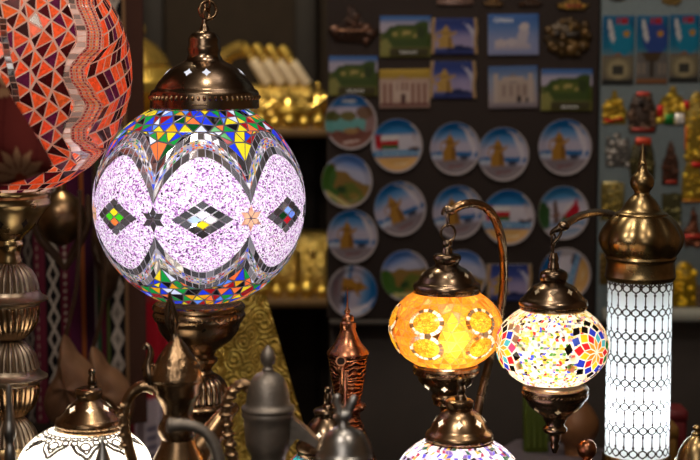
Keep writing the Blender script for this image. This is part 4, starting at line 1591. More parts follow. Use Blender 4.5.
def dallah(p, cx, cy, k, col, dk):
    pts = [(-.30, -.5), (.30, -.5), (.26, -.1), (.16, .12), (.2, .28), (.12, .42), (.03, .56), (0, .72), (-.03, .56), (-.12, .42), (-.2, .28), (-.16, .12), (-.26, -.1)]
    p.poly([(cx + x * k, cy + y * k) for x, y in pts], col)
    p.poly([(cx + x * k, cy + y * k) for x, y in [(.16, .2), (.42, .34), (.40, .24), (.2, .02)]], col)
    p.poly([(cx + x * k, cy + y * k) for x, y in [(-.18, .30), (-.36, .26), (-.42, .0), (-.26, -.22), (-.26, -.14), (-.36, .0), (-.32, .2), (-.18, .22)]], col)
    p.rect(cx - .2 * k, cy + .2 * k, cx + .2 * k, cy + .26 * k, dk)
    p.rect(cx + .1 * k, cy - .5 * k, cx + .22 * k, cy + .05 * k, dk)


def arc(p, pts, w, col):
    a = pts
    out = [(x - w / 2 * (1 - abs(2 * i / (len(a) - 1) - 1)), y) for i, (x, y) in enumerate(a)] + [(x + w / 2 * (.3 + 1 - abs(2 * i / (len(a) - 1) - 1)), y) for i, (x, y) in list(enumerate(a))[::-1]]
    p.poly(out, col)


def pic_coffee(p):
    p.grad([(-1, (120, 108, 116)), (-.45, (138, 128, 138)), (-.4, (190, 190, 215)), (.15, (200, 196, 220)), (.5, (110, 160, 215)), (.75, (40, 120, 190)), (1, (20, 90, 160))])
    p.rect(-1, -.30, 1, -.12, (30, 110, 180))
    p.rect(-1, -.36, -.5, -.24, (200, 215, 235))
    arc(p, [(.08, .92), (.42, .72), (.66, .35), (.74, 0), (.70, -.36)], .26, (226, 222, 236))
    p.rect(.2, -.42, .55, -.26, (60, 66, 90))
    dallah(p, -.22, .02, .95, (176, 128, 44), (120, 80, 24))
    p.poly([(-.3, -.75), (.3, -.68), (.28, -.62), (-.32, -.68)], (130, 70, 70))


def pic_flag(p):
    p.grad([(-1, (220, 170, 100)), (-.46, (232, 186, 116)), (-.40, (30, 120, 190)), (-.2, (60, 150, 210)), (-.16, (214, 214, 232)), (.35, (226, 222, 236)), (.48, (60, 140, 205)), (1, (10, 90, 165))])
    p.rect(-1, -.34, 1, -.28, (190, 215, 235))
    x0, x1 = -.86, .06
    p.rect(x0, .2, x1, .38, (240, 240, 240))
    p.rect(x0, .03, x1, .2, (196, 30, 44))
    p.rect(x0, -.12, x1, .03, (40, 110, 50))
    p.rect(x0, -.12, x0 + .24, .42, (196, 30, 44))
    p.poly([(.4, -.08), (.92, -.08), (.82, -.2), (.48, -.2)], (96, 70, 60))
    p.poly([(.66, -.06), (.70, .5), (.62, .5)], (190, 180, 190))
    p.poly([(.7, .42), (.86, 0), (.7, 0)], (220, 212, 220))
    p.rect(-.1, -.72, .4, -.66, (244, 224, 180))


def pic_hills(p):
    p.grad([(-1, (150, 140, 70)), (0, (140, 120, 60)), (.05, (190, 196, 226)), (.4, (196, 202, 232)), (.7, (110, 150, 220)), (1, (60, 110, 190))])
    p.poly([(-1, .45), (-.7, .55), (-.45, .3), (-.1, .35), (.2, .15), (.6, .05), (1, -.2), (1, -1), (-1, -1)], (146, 116, 56))
    p.poly([(-1, .5), (-.6, .45), (-.45, .1), (-.5, -.3), (-.2, -.5), (-.3, -1), (-1, -1)], (66, 110, 40))
    p.poly([(-.1, -.1), (.25, .0), (.6, -.25), (.9, -.5), (.3, -.8), (-.2, -.5)], (104, 118, 44))
    p.ell(-.15, -.35, .2, .14, (44, 76, 30))
    p.ell(.4, -.5, .22, .14, (150, 130, 60))
    p.poly([(-.7, -.5), (.3, -.85), (.2, -.95), (-.8, -.62)], (200, 190, 120))


def pic_coast(p):
    p.grad([(-1, (120, 76, 66)), (-.5, (130, 84, 72)), (-.45, (110, 180, 180)), (.12, (120, 190, 190)), (.16, (190, 180, 200)), (.5, (206, 200, 222)), (.62, (60, 130, 200)), (1, (20, 90, 170))])
    p.ell(-.75, .22, .35, .2, (96, 100, 50))
    p.ell(-.1, .22, .3, .18, (120, 112, 60))
    p.ell(.6, .35, .4, .26, (128, 100, 80))
    p.poly([(1, .3), (.6, .1), (.5, -.4), (1, -.6)], (160, 130, 130))
    p.poly([(-1, -.4), (-.5, -.3), (-.1, -.42), (.2, -.15), (.6, -.35), (1, -.3), (1, -1), (-1, -1)], (128, 78, 66))
    p.ell(.0, -.32, .3, .1, (176, 140, 90))
    p.rect(-.35, .72, .18, .84, (225, 235, 250))
    p.poly([(-.3, -.8), (.35, -.68), (.37, -.62), (-.32, -.72)], (220, 196, 190))


def pic_tower(p):
    p.grad([(-1, (170, 168, 180)), (-.5, (70, 130, 180)), (-.2, (214, 214, 234)), (.3, (220, 216, 236)), (.6, (80, 150, 205)), (1, (20, 100, 160))])
    p.poly([(-1, .6), (-.7, .5), (-.5, .2), (-.62, -.5), (-1, -.6)], (50, 90, 46))
    p.poly([(-.42, -.4), (-.4, .3), (-.3, .62), (-.2, .3), (-.18, -.4)], (112, 90, 84))
    p.rect(-.48, -.1, -.1, .0, (140, 100, 80))
    p.poly([(-.1, -.15), (.2, .05), (.45, .3), (.6, .55), (.66, -.05), (.3, -.28), (.0, -.3)], (192, 24, 46))
    p.poly([(-.14, -.22), (.1, -.12), (.1, -.3), (-.1, -.34)], (46, 110, 60))
    p.poly([(-.1, -.1), (.2, .1), (.45, .34), (.4, .42), (.1, .14)], (236, 230, 232))
    p.rect(-.7, -.62, .7, -.5, (210, 200, 210))


def pic_land(p):
    p.grad([(-1, (120, 120, 60)), (.2, (90, 100, 50)), (.22, (196, 190, 214)), (.6, (200, 196, 220)), (.85, (70, 120, 190)), (1, (40, 100, 180))])
    p.poly([(-.86, .1), (-.6, .5), (-.1, .6), (.3, .58), (.7, .78), (.92, .72), (.95, -.5), (-.8, -.5)], (66, 88, 34))
    p.poly([(-.6, .2), (-.2, .42), (.3, .36), (.6, .4), (.7, -.1), (-.5, -.1)], (96, 110, 40))
    for x, y in ((-.4, .1), (-.05, .16), (.12, .2), (.4, .05)):
        p.ell(x, y, .1, .09, (196, 180, 110))
    p.poly([(-1, -.2), (-.72, -.1), (-.5, -.55), (-.6, -1), (-1, -1)], (150, 150, 84))
    p.ell(.6, .2, .18, .3, (54, 72, 30))
    p.rect(-.6, -.95, .9, -.6, (74, 70, 40))


def pic_bluepot(p):
    p.grad([(-1, (60, 70, 130)), (-.75, (70, 84, 150)), (-.6, (176, 166, 206)), (-.1, (168, 160, 206)), (.4, (60, 80, 160)), (1, (24, 48, 124))])
    arc(p, [(.1, .8), (.5, .66), (.74, .3), (.82, -.1), (.8, -.5)], .18, (206, 206, 230))
    p.poly([(-.3, -.6), (.2, -.5), (.7, -.62), (.9, -.8), (-.3, -.85)], (36, 46, 100))
    dallah(p, -.38, -.1, 1.15, (200, 164, 90), (140, 104, 50))


def pic_palace(p):
    p.grad([(-1, (150, 120, 110)), (-.8, (210, 186, 170)), (.5, (206, 180, 166)), (.55, (190, 160, 70)), (1, (206, 172, 60))])
    for x in (-.8, -.55, .3, .55, .8):
        p.rect(x - .06, -.7, x + .06, .3, (150, 104, 96))
    p.rect(-.42, -.6, .2, .46, (222, 200, 186))
    for x in (-.3, -.1, .1):
        p.rect(x - .05, -.1, x + .05, .34, (160, 124, 112))
    p.rect(-.14, -.7, .04, -.25, (84, 50, 50))
    p.poly([(-.5, .46), (-.1, .66), (.28, .46)], (190, 160, 140))
    p.rect(-1, -.86, 1, -.74, (130, 84, 80))


def pic_white(p):
    p.grad([(-1, (160, 170, 214)), (-.2, (150, 166, 214)), (.4, (100, 140, 206)), (1, (60, 110, 190))])
    p.poly([(.1, -.45), (.2, .15), (.35, .3), (.55, .3), (.62, .1), (.5, -.5)], (206, 200, 214))
    p.ell(.42, .38, .2, .2, (226, 216, 220))
    p.ell(-.5, -.42, .26, .2, (216, 206, 214))
    p.ell(-.05, -.4, .22, .22, (216, 208, 218))
    p.ell(.35, -.55, .3, .16, (206, 198, 210))
    p.rect(-.75, -.72, .7, -.58, (190, 186, 206))


def pic_mosque(p):
    p.grad([(-1, (140, 130, 140)), (-.6, (176, 168, 178)), (.4, (150, 168, 200)), (1, (60, 104, 170))])
    p.rect(-.8, -.75, .85, .35, (196, 180, 170))
    for x in (-.72, .72):
        p.rect(x - .1, -.75, x + .1, .62, (206, 192, 184))
    p.ell(0, .4, .2, .22, (150, 140, 140))
    p.rect(-.45, .3, .45, .5, (206, 190, 180))
    for x in (-.4, -.1, .2, .48):
        p.rect(x - .07, -.4, x + .07, .1, (160, 140, 134))
    p.rect(.15, -.72, .3, -.4, (60, 48, 50))
    p.rect(.5, -.72, .62, -.5, (60, 52, 60))


def pic_card(kind):
    def f(p):
        p.grad([(-1, (70, 72, 70)), (-.8, (110, 104, 92)), (-.2, (130, 124, 104)), (-.1, (96, 140, 160)), (.1, (20, 120, 160)), (.6, (16, 100, 150)), (1, (30, 110, 160))])
        p.ell(.2, .35, .8, .5, (30, 140, 180) if kind != 1 else (50, 80, 160))
        p.poly([(-.7, .85), (-.5, .9), (-.2, .35), (-.3, .2), (-.5, .3)], (224, 226, 230))
        p.poly([(-.75, .5), (-.3, .62), (-.35, .54)], (200, 206, 214))
        for x0 in (-.15, .12, .38):
            p.rect(x0, .76, x0 + .2, .92, (180, 40, 60))
        p.poly([(.5 + .26 * (1 if k % 2 == 0 else .5) * math.sin(k * PI / 5), .48 + .13 * (1 if k % 2 == 0 else .5) * math.cos(k * PI / 5)) for k in range(10)], (206, 150, 40))
        if kind == 1:
            p.rect(-1, -.95, 1, -.05, (112, 110, 108))
            p.poly([(-.7, -.06), (.7, -.06), (.3, -.35), (-.3, -.35)], (80, 62, 40))
            p.rect(-.12, -.8, .12, -.3, (60, 48, 36))
            for x in (-.8, -.5, .5, .8):
                p.rect(x - .1, -.7, x + .1, -.4, (156, 144, 130))
            p.rect(-1, -.96, 1, -.82, (150, 104, 70))
        else:
            p.ell(0, -.55, .85, .38, (140, 132, 104))
            p.ell(0, -.55, .62, .28, (176, 166, 130))
            p.rect(-.36, -.72, .36, -.42, (66, 66, 60))
            p.rect(-1, -.2, 1, -.14, (120, 100, 90))
            p.poly([(-.25, -.14), (0, -.06), (.25, -.14)], (150, 110, 80))
            p.rect(-1, -1, 1, -.86, (50, 52, 52))
    return f


def painted_mesh(name, rows_xyz, uv, fn, wrap, loc, mats=None, back=True):
    """rows of points with a picture coordinate each; colours are stored per point"""
    J, I = len(rows_xyz), len(rows_xyz[0])
    u = np.array([[q[0] for q in r] for r in uv])
    v = np.array([[q[1] for q in r] for r in uv])
    p = Pic(u, v)
    fn(p)
    if mats is None:                     # print colours darkened evenly
        g_ = p.c.mean(axis=2, keepdims=True)
        p.c = np.maximum(p.c * 1.04 - g_ * .04, 0) * np.array([.56, .53, .52])
    verts = [tuple(Vector(q) - Vector(loc)) for r in rows_xyz for q in r]
    faces = []
    for j in range(J - 1):
        for i in range(I if wrap else I - 1):
            k = (i + 1) % I
            faces.append((j * I + i, (j + 1) * I + i, (j + 1) * I + k, j * I + k))
    me = bpy.data.meshes.new(name)
    me.from_pydata(verts, [], faces)
    me.materials.append(mats or PAINT)
    at = me.color_attributes.new('Col', 'FLOAT_COLOR', 'POINT')
    cc = np.ones((len(verts), 4))
    cc[:, :3] = p.c.reshape(-1, 3)
    at.data.foreach_set('color', cc.ravel())
    me.polygons.foreach_set('use_smooth', [True] * len(faces))
    me.set_sharp_from_angle(angle=rad(50))
    me.update()
    o = bpy.data.objects.new(name, me)
    COL.objects.link(o)
    o.location = loc
    return o


YS = YBD - .001
MS = mpp(160, YBD)


def plate(px, py, rpx, fn, label, rot=0, group=None):
    c = P(px, py, YBD)
    r = rpx * MS
    seg, nr = 60, 22
    rows, uv = [], []
    prof = [(0.02 + .98 * k / nr) for k in range(nr + 1)]
    ca, sa = math.cos(rad(rot)), math.sin(rad(rot))
    for q in prof:
        d = .0045 if q < .74 else .0045 + .0065 * ((q - .74) / .26) ** .8
        row, ur = [], []
        for i in range(seg):
            a = 2 * PI * i / seg
            x, z = q * math.cos(a), q * math.sin(a)
            row.append((c.x + x * r, YS - d, c.z + z * r * 1.06))
            ur.append((x * ca + z * sa, -x * sa + z * ca))
        rows.append(row)
        uv.append(ur)
    # rolled edge and back
    for q, d in ((1.02, .0105), (1.02, .0075), (.96, .004), (.7, 0.0), (.02, 0.0)):
        rows.append([(c.x + q * math.cos(2 * PI * i / seg) * r, YS - d, c.z + q * math.sin(2 * PI * i / seg) * r * 1.06) for i in range(seg)])
        uv.append([(9, 9)] * seg)
    def fn2(p):
        fn(p)
        p.fill(p.u > 5, (196, 186, 184))
        p.fill((p.u ** 2 + p.v ** 2 > .90) & (p.u < 5) & (p.u > p.v - .3), (190, 184, 190))
    o = painted_mesh('plate_magnet', rows, uv, fn2, True, (c.x, YS, c.z))
    return tag(o, label, 'plate', group or 'round plate magnets on the charcoal board')


def lettering(txt, c, h, parent, mat=WHITE, name='lettering', rot=0.0):
    cu = bpy.data.curves.new(name, 'FONT')
    cu.body = txt
    cu.size = h
    cu.align_x = 'CENTER'
    cu.extrude = .0004
    tmp = bpy.data.objects.new('tmp', cu)
    COL.objects.link(tmp)
    bpy.context.view_layer.update()
    me = bpy.data.meshes.new_from_object(tmp.evaluated_get(bpy.context.evaluated_depsgraph_get()))
    bpy.data.objects.remove(tmp)
    me.materials.clear()
    me.materials.append(mat)
    o = bpy.data.objects.new(name, me)
    COL.objects.link(o)
    o.parent = parent
    o.location = Vector(c) - parent.location
    o.rotation_euler = (PI / 2, rot, 0)
    return o


def tile_magnet(name, px0, py0, px1, py1, fn, label, group, cat='magnet', wavy=0.0, th=.008, tilt=0.0, n=(34, 26)):
    a, b = P(px0, py0, YBD), P(px1, py1, YBD)
    c = (a + b) / 2
    w, h = (b.x - a.x) / 2, (a.z - b.z) / 2
    nx, nz = n
    rows, uv = [], []
    ct_, st2 = math.cos(rad(tilt)), math.sin(rad(tilt))
    def pt(x, y, z):
        return (c.x + x * ct_ - z * st2, y, c.z + x * st2 + z * ct_)
    for j in range(nz + 1):
        v = -1 + 2 * j / nz
        row, ur = [], []
        for i in range(nx + 1):
            u = -1 + 2 * i / nx
            e = max(abs(u) ** 10, abs(v) ** 10) * .0016
            ww = wavy * math.sin(v * 5) * abs(u) ** 3
            row.append(pt(u * w * (1 + ww), YS - th + e - .0006 * math.sin(u * 9 + v * 4) * (wavy > 0), v * h))
            ur.append((u, v))
        rows.append(row)
        uv.append(ur)
    def fn2(p):
        fn(p)
        if wavy:
            p.fill(abs(p.u) > .86, (190, 160, 120))
    o = painted_mesh(name, rows, uv, fn2, False, (c.x, YS, c.z))
    # body behind the picture face
    mb = MB()
    q = [pt(-w, YS - th + .0016, -h), pt(w, YS - th + .0016, -h), pt(w, YS - th + .0016, h), pt(-w, YS - th + .0016, h)]
    q2 = [(x, YS, z) for x, y, z in q]
    mb.grid([q2, q], smooth=False, cap0=True)
    bd = mb.build('magnet_body', matte('cream resin', s2l(200, 190, 176), .5, 60, .05), loc=(c.x, YS, c.z))
    bd.parent = o
    bd.location = (0, 0, 0)
    return tag(o, label, cat, group)


CR = 27
rowsP = [
    (351, 122, 25.5, pic_coast, 'round coast picture plate magnet at the top left of the plates', 0),
    (397, 145.5, 25, pic_flag, 'round plate magnet with red flag and beach, lower right of the coast plate', 2),
    (455, 148.5, 24.5, pic_coffee, 'round coffee pot plate magnet, first to the right of the upper flag plate', 0),
    (503, 154, 25, pic_coffee, 'round coffee pot plate magnet, second to the right of the upper flag plate', 0),
    (564.5, 147, 26, pic_coffee, 'round coffee pot plate magnet directly below the right-hand green landscape magnet', 0),
    (347, 181, 25, pic_hills, 'round green hillside plate magnet under the coast plate at board edge', -12),
    (400, 208.5, 25.5, pic_coffee, 'round coffee pot plate magnet, tilted, below the upper flag plate', 22),
    (458, 212, 25, pic_coffee, 'round coffee pot plate magnet behind the hook of the amber lamp', 6),
    (508, 217, 26, pic_flag, 'round plate magnet with red flag beside the amber lamp gooseneck', 0),
    (563, 212.5, 25, pic_tower, 'round plate magnet with palm, tower and red flag above the multicoloured lamp hook', 6),
    (352.5, 236, 25, pic_coffee, 'round coffee pot plate magnet low at the left board edge, above the tilted one', 0),
    (405, 275, 24, pic_hills, 'round green hillside plate magnet to the left of the amber lamp cap', 20),
    (462, 275, 24, pic_hills, 'round green hillside plate magnet half behind the amber lamp cap', -10),
    (352.5, 291, 24.5, pic_coffee, 'round coffee pot plate magnet turned nearly upside down at the board bottom left', -98),
    (565, 274, 25, pic_flag, 'round blue plate magnet behind the cap of the multicoloured lamp', 75),
]
for a in rowsP:
    plate(*a)

GPM = 'rectangular picture magnets on the charcoal board'
m = tile_magnet('picture_magnet', 380, 16, 430.5, 57, pic_land, 'green landscape picture magnet in the upper row, left of a blue coffee pot magnet', GPM)
lettering('SALALAH', (m.location.x + .006, YS - .0085, P(400, 53.5, YBD).z), .0085, m)
m = tile_magnet('picture_magnet', 329, 56, 377.5, 95.5, pic_land, 'green landscape picture magnet at the left edge of the charcoal board', GPM)
lettering('SALALAH', (m.location.x + .004, YS - .0085, P(352, 92, YBD).z), .0085, m)
m = tile_magnet('picture_magnet', 541, 69, 591.5, 110.5, pic_land, 'green landscape picture magnet below the bronze ornate magnet', GPM)
lettering('SALALAH', (m.location.x + .006, YS - .0085, P(566, 108, YBD).z), .0085, m)
tile_magnet('picture_magnet', 431.5, 18, 477, 54, pic_bluepot, 'blue scroll magnet with golden coffee pot, upper of the pair', GPM, wavy=.03)
tile_magnet('picture_magnet', 430, 61, 475.5, 98, pic_bluepot, 'blue scroll magnet with golden coffee pot, lower of the pair', GPM, wavy=.03)
tile_magnet('picture_magnet', 379.5, 69, 429.5, 108, pic_palace, 'beige palace picture magnet with gold sky', GPM, tilt=.8)
m = tile_magnet('picture_magnet', 488, 14, 538, 55, pic_white, 'pale blue picture magnet with white minaret shape', GPM, tilt=.6)
lettering('OMAN', (P(503, 20, YBD).x, YS - .0085, P(503, 22.5, YBD).z), .013, m)
tile_magnet('picture_magnet', 488.5, 66, 537, 108, pic_mosque, 'grey beige mosque picture magnet under the pale blue one', GPM, tilt=1.2)
tile_magnet('picture_magnet', 487, 264, 531, 300, pic_bluepot, 'blue scroll magnet between the amber and the multicoloured lamp', GPM, wavy=.03)

GCD = 'tall picture cards on the slate board'
tile_magnet('picture_card', 602, 15.5, 633, 85, pic_card(0), 'tall blue picture card, leftmost on the slate board', GCD, 'card', n=(26, 44))
tile_magnet('picture_card', 636, 15.5, 666.5, 84, pic_card(1), 'tall blue picture card with brown tower, second on the slate board', GCD, 'card', n=(26, 44))
tile_magnet('picture_card', 669, 14.5, 698, 82.5, pic_card(2), 'tall blue picture card, third on the slate board', GCD, 'card', n=(26, 44))
tile_magnet('picture_card', 700.5, 14.5, 730, 82.5, pic_card(0), 'tall blue picture card cut off by the right frame edge', GCD, 'card', n=(26, 44))

# ------------------------------------------------------------------ cast relief magnets
def cast_magnet(px, py, wpx, hpx, shape, base, accents, label, group, seed, bumps=26, mat=None, depth=.012):
    rr = random.Random(seed)
    c = P(px, py, YBD)
    w, h = wpx * MS / 2, hpx * MS / 2
    shapes = {
        'crown': [(-.95, -1), (.95, -1), (1, -.2), (.75, .1), (.6, .45), (.3, .55), (.15, 1), (-.15, 1), (-.3, .55), (-.6, .45), (-.8, .1), (-1, -.2)],
        'arch': [(-.9, -1), (.95, -1), (1, -.3), (.85, .3), (.6, .8), (.2, 1), (-.25, 1), (-.65, .8), (-.9, .3), (-1, -.3)],
        'castle': [(-1, -1), (1, -1), (1, .5), (.8, .8), (.55, .55), (.3, .6), (.2, 1), (-.2, 1), (-.3, .6), (-.55, .55), (-.8, .8), (-1, .5)],
        'square': [(-1, -.95), (.2, -1), (1, -.9), (1, .9), (.3, 1), (-.4, .9), (-1, .95)],
        'ship': [(-1, -.3), (-.7, -.9), (.6, -1), (1, -.3), (.5, -.25), (.3, .4), (-.1, 1), (-.3, .3), (-.6, -.1)],
        'round': [(math.sin(k * PI / 10) * (1 if k % 2 else .86), math.cos(k * PI / 10) * (1 if k % 2 else .86)) for k in range(20)],
        'tower': [(-.9, -1), (.9, -1), (.85, .1), (.5, .35), (.4, .7), (.1, 1), (-.1, 1), (-.4, .7), (-.5, .35), (-.85, .1)],
    }
    ol = [(c.x + x * w, c.z + z * h) for x, z in shapes[shape]]
    mb = MB()
    mb.prism(ol, YS - depth * .55, YS, 0, s2l(*[k * .55 for k in base]), bev=.001)
    for k in range(bumps):
        for _ in range(20):
            x, z = rr.uniform(-.85, .85), rr.uniform(-.9, .85)
            if poly_mask(np.array([x]), np.array([z]), shapes[shape])[0]:
                break
        r = rr.uniform(.08, .2) * min(w, h) * 1.4
        b = rr.uniform(.65, 1.1)
        mb.ball((c.x + x * w, YS - depth * .55, c.z + z * h), (r * rr.uniform(.7, 1.3), depth * .5, r * rr.uniform(.6, 1.2)), 0, s2l(*[min(255, q * b) for q in base]), seg=10)
    for (x, z, rx, rz, colr) in accents:
        mb.box((c.x + (x - rx) * w, YS - depth * 1.02, c.z + (z - rz) * h), (c.x + (x + rx) * w, YS - depth * .4, c.z + (z + rz) * h), 0, s2l(*colr), bev=.0015)
    o = mb.build('cast_magnet', mat or PAINT_GOLD, loc=(c.x, YS, c.z))
    return tag(o, label, 'magnet', group)


GG = 'cast metal magnets on the slate board'
gold = (250, 206, 70)
red, green, wht = (200, 40, 36), (30, 120, 50), (236, 232, 228)
rib = lambda z: [(-.45, z - .05, .4, .09, red), (.3, z + .05, .35, .09, red)]
cast_magnet(614, 107.5, 25, 34, 'crown', gold, rib(-.7), 'gold crown-shaped cast magnet with red ribbon, below the leftmost tall card', GG, 1, 30)
cast_magnet(642, 112, 29, 41, 'arch', (112, 84, 66), [(0, .88, .45, .1, (196, 70, 56)), (0, -.85, .8, .1, (140, 50, 40)), (-.1, .45, .2, .22, (40, 30, 28))], 'brown arched cast magnet with red rim, right of the gold crown', GG, 2, 24)
cast_magnet(672, 105, 33, 38, 'crown', gold, [(-.75, -.3, .2, .3, red), (.8, .0, .18, .22, red), (-.2, -.7, .32, .28, green), (.4, -.7, .3, .28, wht)], 'gold castle cast magnet with red green and white flag', GG, 3, 26)
cast_magnet(696, 127, 24, 70, 'arch', gold, [(-.9, -.3, .1, .35, (226, 120, 40))], 'tall gold arched cast magnet at the right frame edge', GG, 4, 34)
cast_magnet(617.5, 150, 24, 34, 'castle', (176, 170, 164), [], 'silver cast magnet, left of the tower lamp spire', GG, 5, 28)
cast_magnet(642, 158, 26, 44, 'arch', (120, 108, 60), [(0, .78, .6, .16, (200, 70, 44)), (0, .35, .3, .2, (44, 34, 28))], 'green-brown arched cast magnet hidden behind the tower lamp spire', GG, 6, 22)
cast_magnet(670, 163, 19, 44, 'tower', (130, 86, 66), [(.05, -.85, .6, .08, (170, 60, 46))], 'brown pagoda-like cast magnet to the right of the tower lamp spire', GG, 7, 22)
cast_magnet(692, 181, 22, 42, 'arch', gold, [(.3, .8, .5, .12, red), (0, -.92, .9, .06, (190, 120, 40))], 'gold arched cast magnet with red top, under the tall gold one', GG, 8, 26)
cast_magnet(612, 201, 24, 40, 'square', (200, 176, 90), [(-.2, .92, .6, .06, (240, 220, 150))], 'old gold square cast magnet behind the gooseneck arm end', GG, 9, 26)
cast_magnet(671, 209, 20, 34, 'square', (140, 134, 86), [(.4, -.9, .5, .08, (200, 190, 180))], 'olive grey cast magnet right of the brass onion dome neck', GG, 10, 22)
cast_magnet(693, 226, 24, 44, 'ship', (150, 92, 66), [(-.1, -.45, .7, .1, (190, 60, 50))], 'reddish brown ship cast magnet right of the brass dome', GG, 11, 18)
cast_magnet(684, 284, 27, 46, 'arch', (246, 196, 40), [], 'bright yellow gold cast magnet right of the tower lamp glass', GG, 12, 30)
cast_magnet(604.5, 268, 11, 34, 'square', (186, 150, 80), [], 'old gold cast magnet sliver between multicoloured lamp and tower lamp', GG, 13, 14)
cast_magnet(699, 296, 9, 26, 'round', (190, 160, 140), [], 'pale cast magnet at the right frame edge beside the yellow gold one', GG, 14, 8)
cast_magnet(671, 0, 22, 12, 'round', (210, 170, 90), [], 'gold magnet cut by the top frame edge above the slate board cards', GG, 15, 10)
cast_magnet(617, -3, 20, 10, 'round', (90, 80, 70), [], 'dark magnet cut by the top frame edge above the leftmost tall card', GG, 16, 8)
GC2 = 'cast metal magnets on the charcoal board'
cast_magnet(567.5, 38.5, 49, 41, 'round', (104, 78, 42), [(.1, .45, .04, .4, (150, 120, 70)), (-.45, .2, .14, .2, (40, 32, 26)), (.2, .15, .3, .18, (40, 32, 26))], 'dark bronze ornate oval cast magnet in the upper right of the charcoal board', GC2, 20, 32)
cast_magnet(354, 24, 52, 38, 'ship', (92, 62, 48), [(-.2, .4, .04, .5, (70, 48, 40)), (0, -.35, .7, .06, (120, 80, 56))], 'dark brown ship cast magnet at the top left of the charcoal board', GC2, 21, 18)
cast_magnet(455, -2, 36, 14, 'square', (220, 176, 160), [], 'pinkish cast magnet cut by the top frame edge above a blue scroll magnet', GC2, 22, 8)
cast_magnet(493, 1, 22, 10, 'ship', (180, 130, 70), [], 'small amber cast magnet at the top frame edge, left of a dark one', GC2, 23, 8)
cast_magnet(530, 1, 26, 10, 'ship', (110, 74, 50), [], 'small dark cast magnet at the top frame edge between two golden ones', GC2, 24, 8)
cast_magnet(573, 2, 34, 16, 'ship', (226, 176, 80), [(0, -.5, .5, .1, (170, 60, 60))], 'golden boat cast magnet at the top frame edge above the bronze oval', GC2, 25, 12)

# ================================================================== GOLD SHELVES AT THE BACK
YSH = 4.25
ms = mpp(100, YSH)
shelf_x0, shelf_x1 = P(88, 130, YSH).x, P(345, 130, YSH).x
z1 = P(300, 128.5, YSH - .12).z
z2 = P(300, 299, YSH - .12).z
z0 = 0.25
t = thing('shelf_unit', 'tall brown shelf unit holding gold ware in the dark background', 'shelf', (P(225, 300, YSH).x, YSH, 0))
for z in (z1, z2, z0):
    mb = MB()
    mb.box((shelf_x0, YSH - .12, z - .022), (shelf_x1, YSH + .28, z), bev=.003)
    mb.build('shelf_board', SHELF, t)
mb = MB()
mb.box((shelf_x0, YSH + .28, 0), (shelf_x1, YSH + .30, 2.4), bev=.002)
mb.build('back_panel', WALLM, t)
for px in (151, 305):
    mb = MB()
    x = P(px, 60, YSH + .2).x
    mb.box((x - .03, YSH + .24, 0), (x + .03, YSH + .279, 2.4), bev=.003)
    mb.build('upright', POST, t)
for x in (shelf_x0 - .02, shelf_x1):
    mb = MB()
    mb.box((x, YSH - .12, 0), (x + .02, YSH + .30, 2.4), bev=.003)
    mb.build('side_panel', POST, t)


def oil_lamp(px, ybase_z, sc, rot, label, Y):
    x = P(px, 110, Y).x
    t = thing('oil_lamp', label, 'oil lamp', (x, Y, ybase_z), 'gold oil lamps on the shelves')
    c = Vector((x, Y, ybase_z))
    k = sc
    Rz = Matrix.Rotation(rad(rot), 3, 'Z')
    def w(a, b, z):
        return c + Rz @ Vector((a * k, b * k, z * k))
    mb = MB()
    mb.lathe([(r * k, ybase_z + z * k) for r, z in [(.2, .72), (.34, .70), (.42, .64), (.52, .52), (.5, .40), (.34, .28), (.14, .2), (.12, .14), (.24, .06), (.34, .03), (.36, 0)]], (x, Y), 32)
    mb.build('body', GOLD_ROUGH, t)
    mb = MB()
    mb.lathe([(r * k, ybase_z + z * k) for r, z in [(.02, 1.22), (.06, 1.18), (.08, 1.1), (.04, 1.04), (.1, 1.0), (.2, .94), (.3, .82), (.36, .72), (.3, .70)]], (x, Y), 28)
    mb.build('lid', GOLD, t)
    mb = MB()
    mb.tube([w(.35, 0, .45), w(.6, 0, .5), w(.85, 0, .66), w(1.1, 0, .86), w(1.25, 0, .9)], [.2 * k, .17 * k, .12 * k, .09 * k, .1 * k], 14, sub=4)
    mb.build('spout', GOLD, t)
    mb = MB()
    mb.tube([w(-.42, 0, .62), w(-.7, 0, .8), w(-.95, 0, .72), w(-.98, 0, .48), w(-.75, 0, .36), w(-.5, 0, .42)], [.05 * k] * 6, 10, sub=5)
    mb.build('handle', GOLD, t)
    return t


oil_lamp(140, z1, .22, -8, 'large gold oil lamp behind the orange mosaic globe', YSH + .05)
oil_lamp(243, z1, .075, 20, 'gold oil lamp lying right of the big lamp cap, in front of the labelled bottles', YSH - .06)
oil_lamp(289, z1, .082, 10, 'gold oil lamp at the upper shelf, right of the bottles', YSH + .0)
oil_lamp(318, z1, .09, -70, 'gold oil lamp at the right end of the upper shelf', YSH + .17)

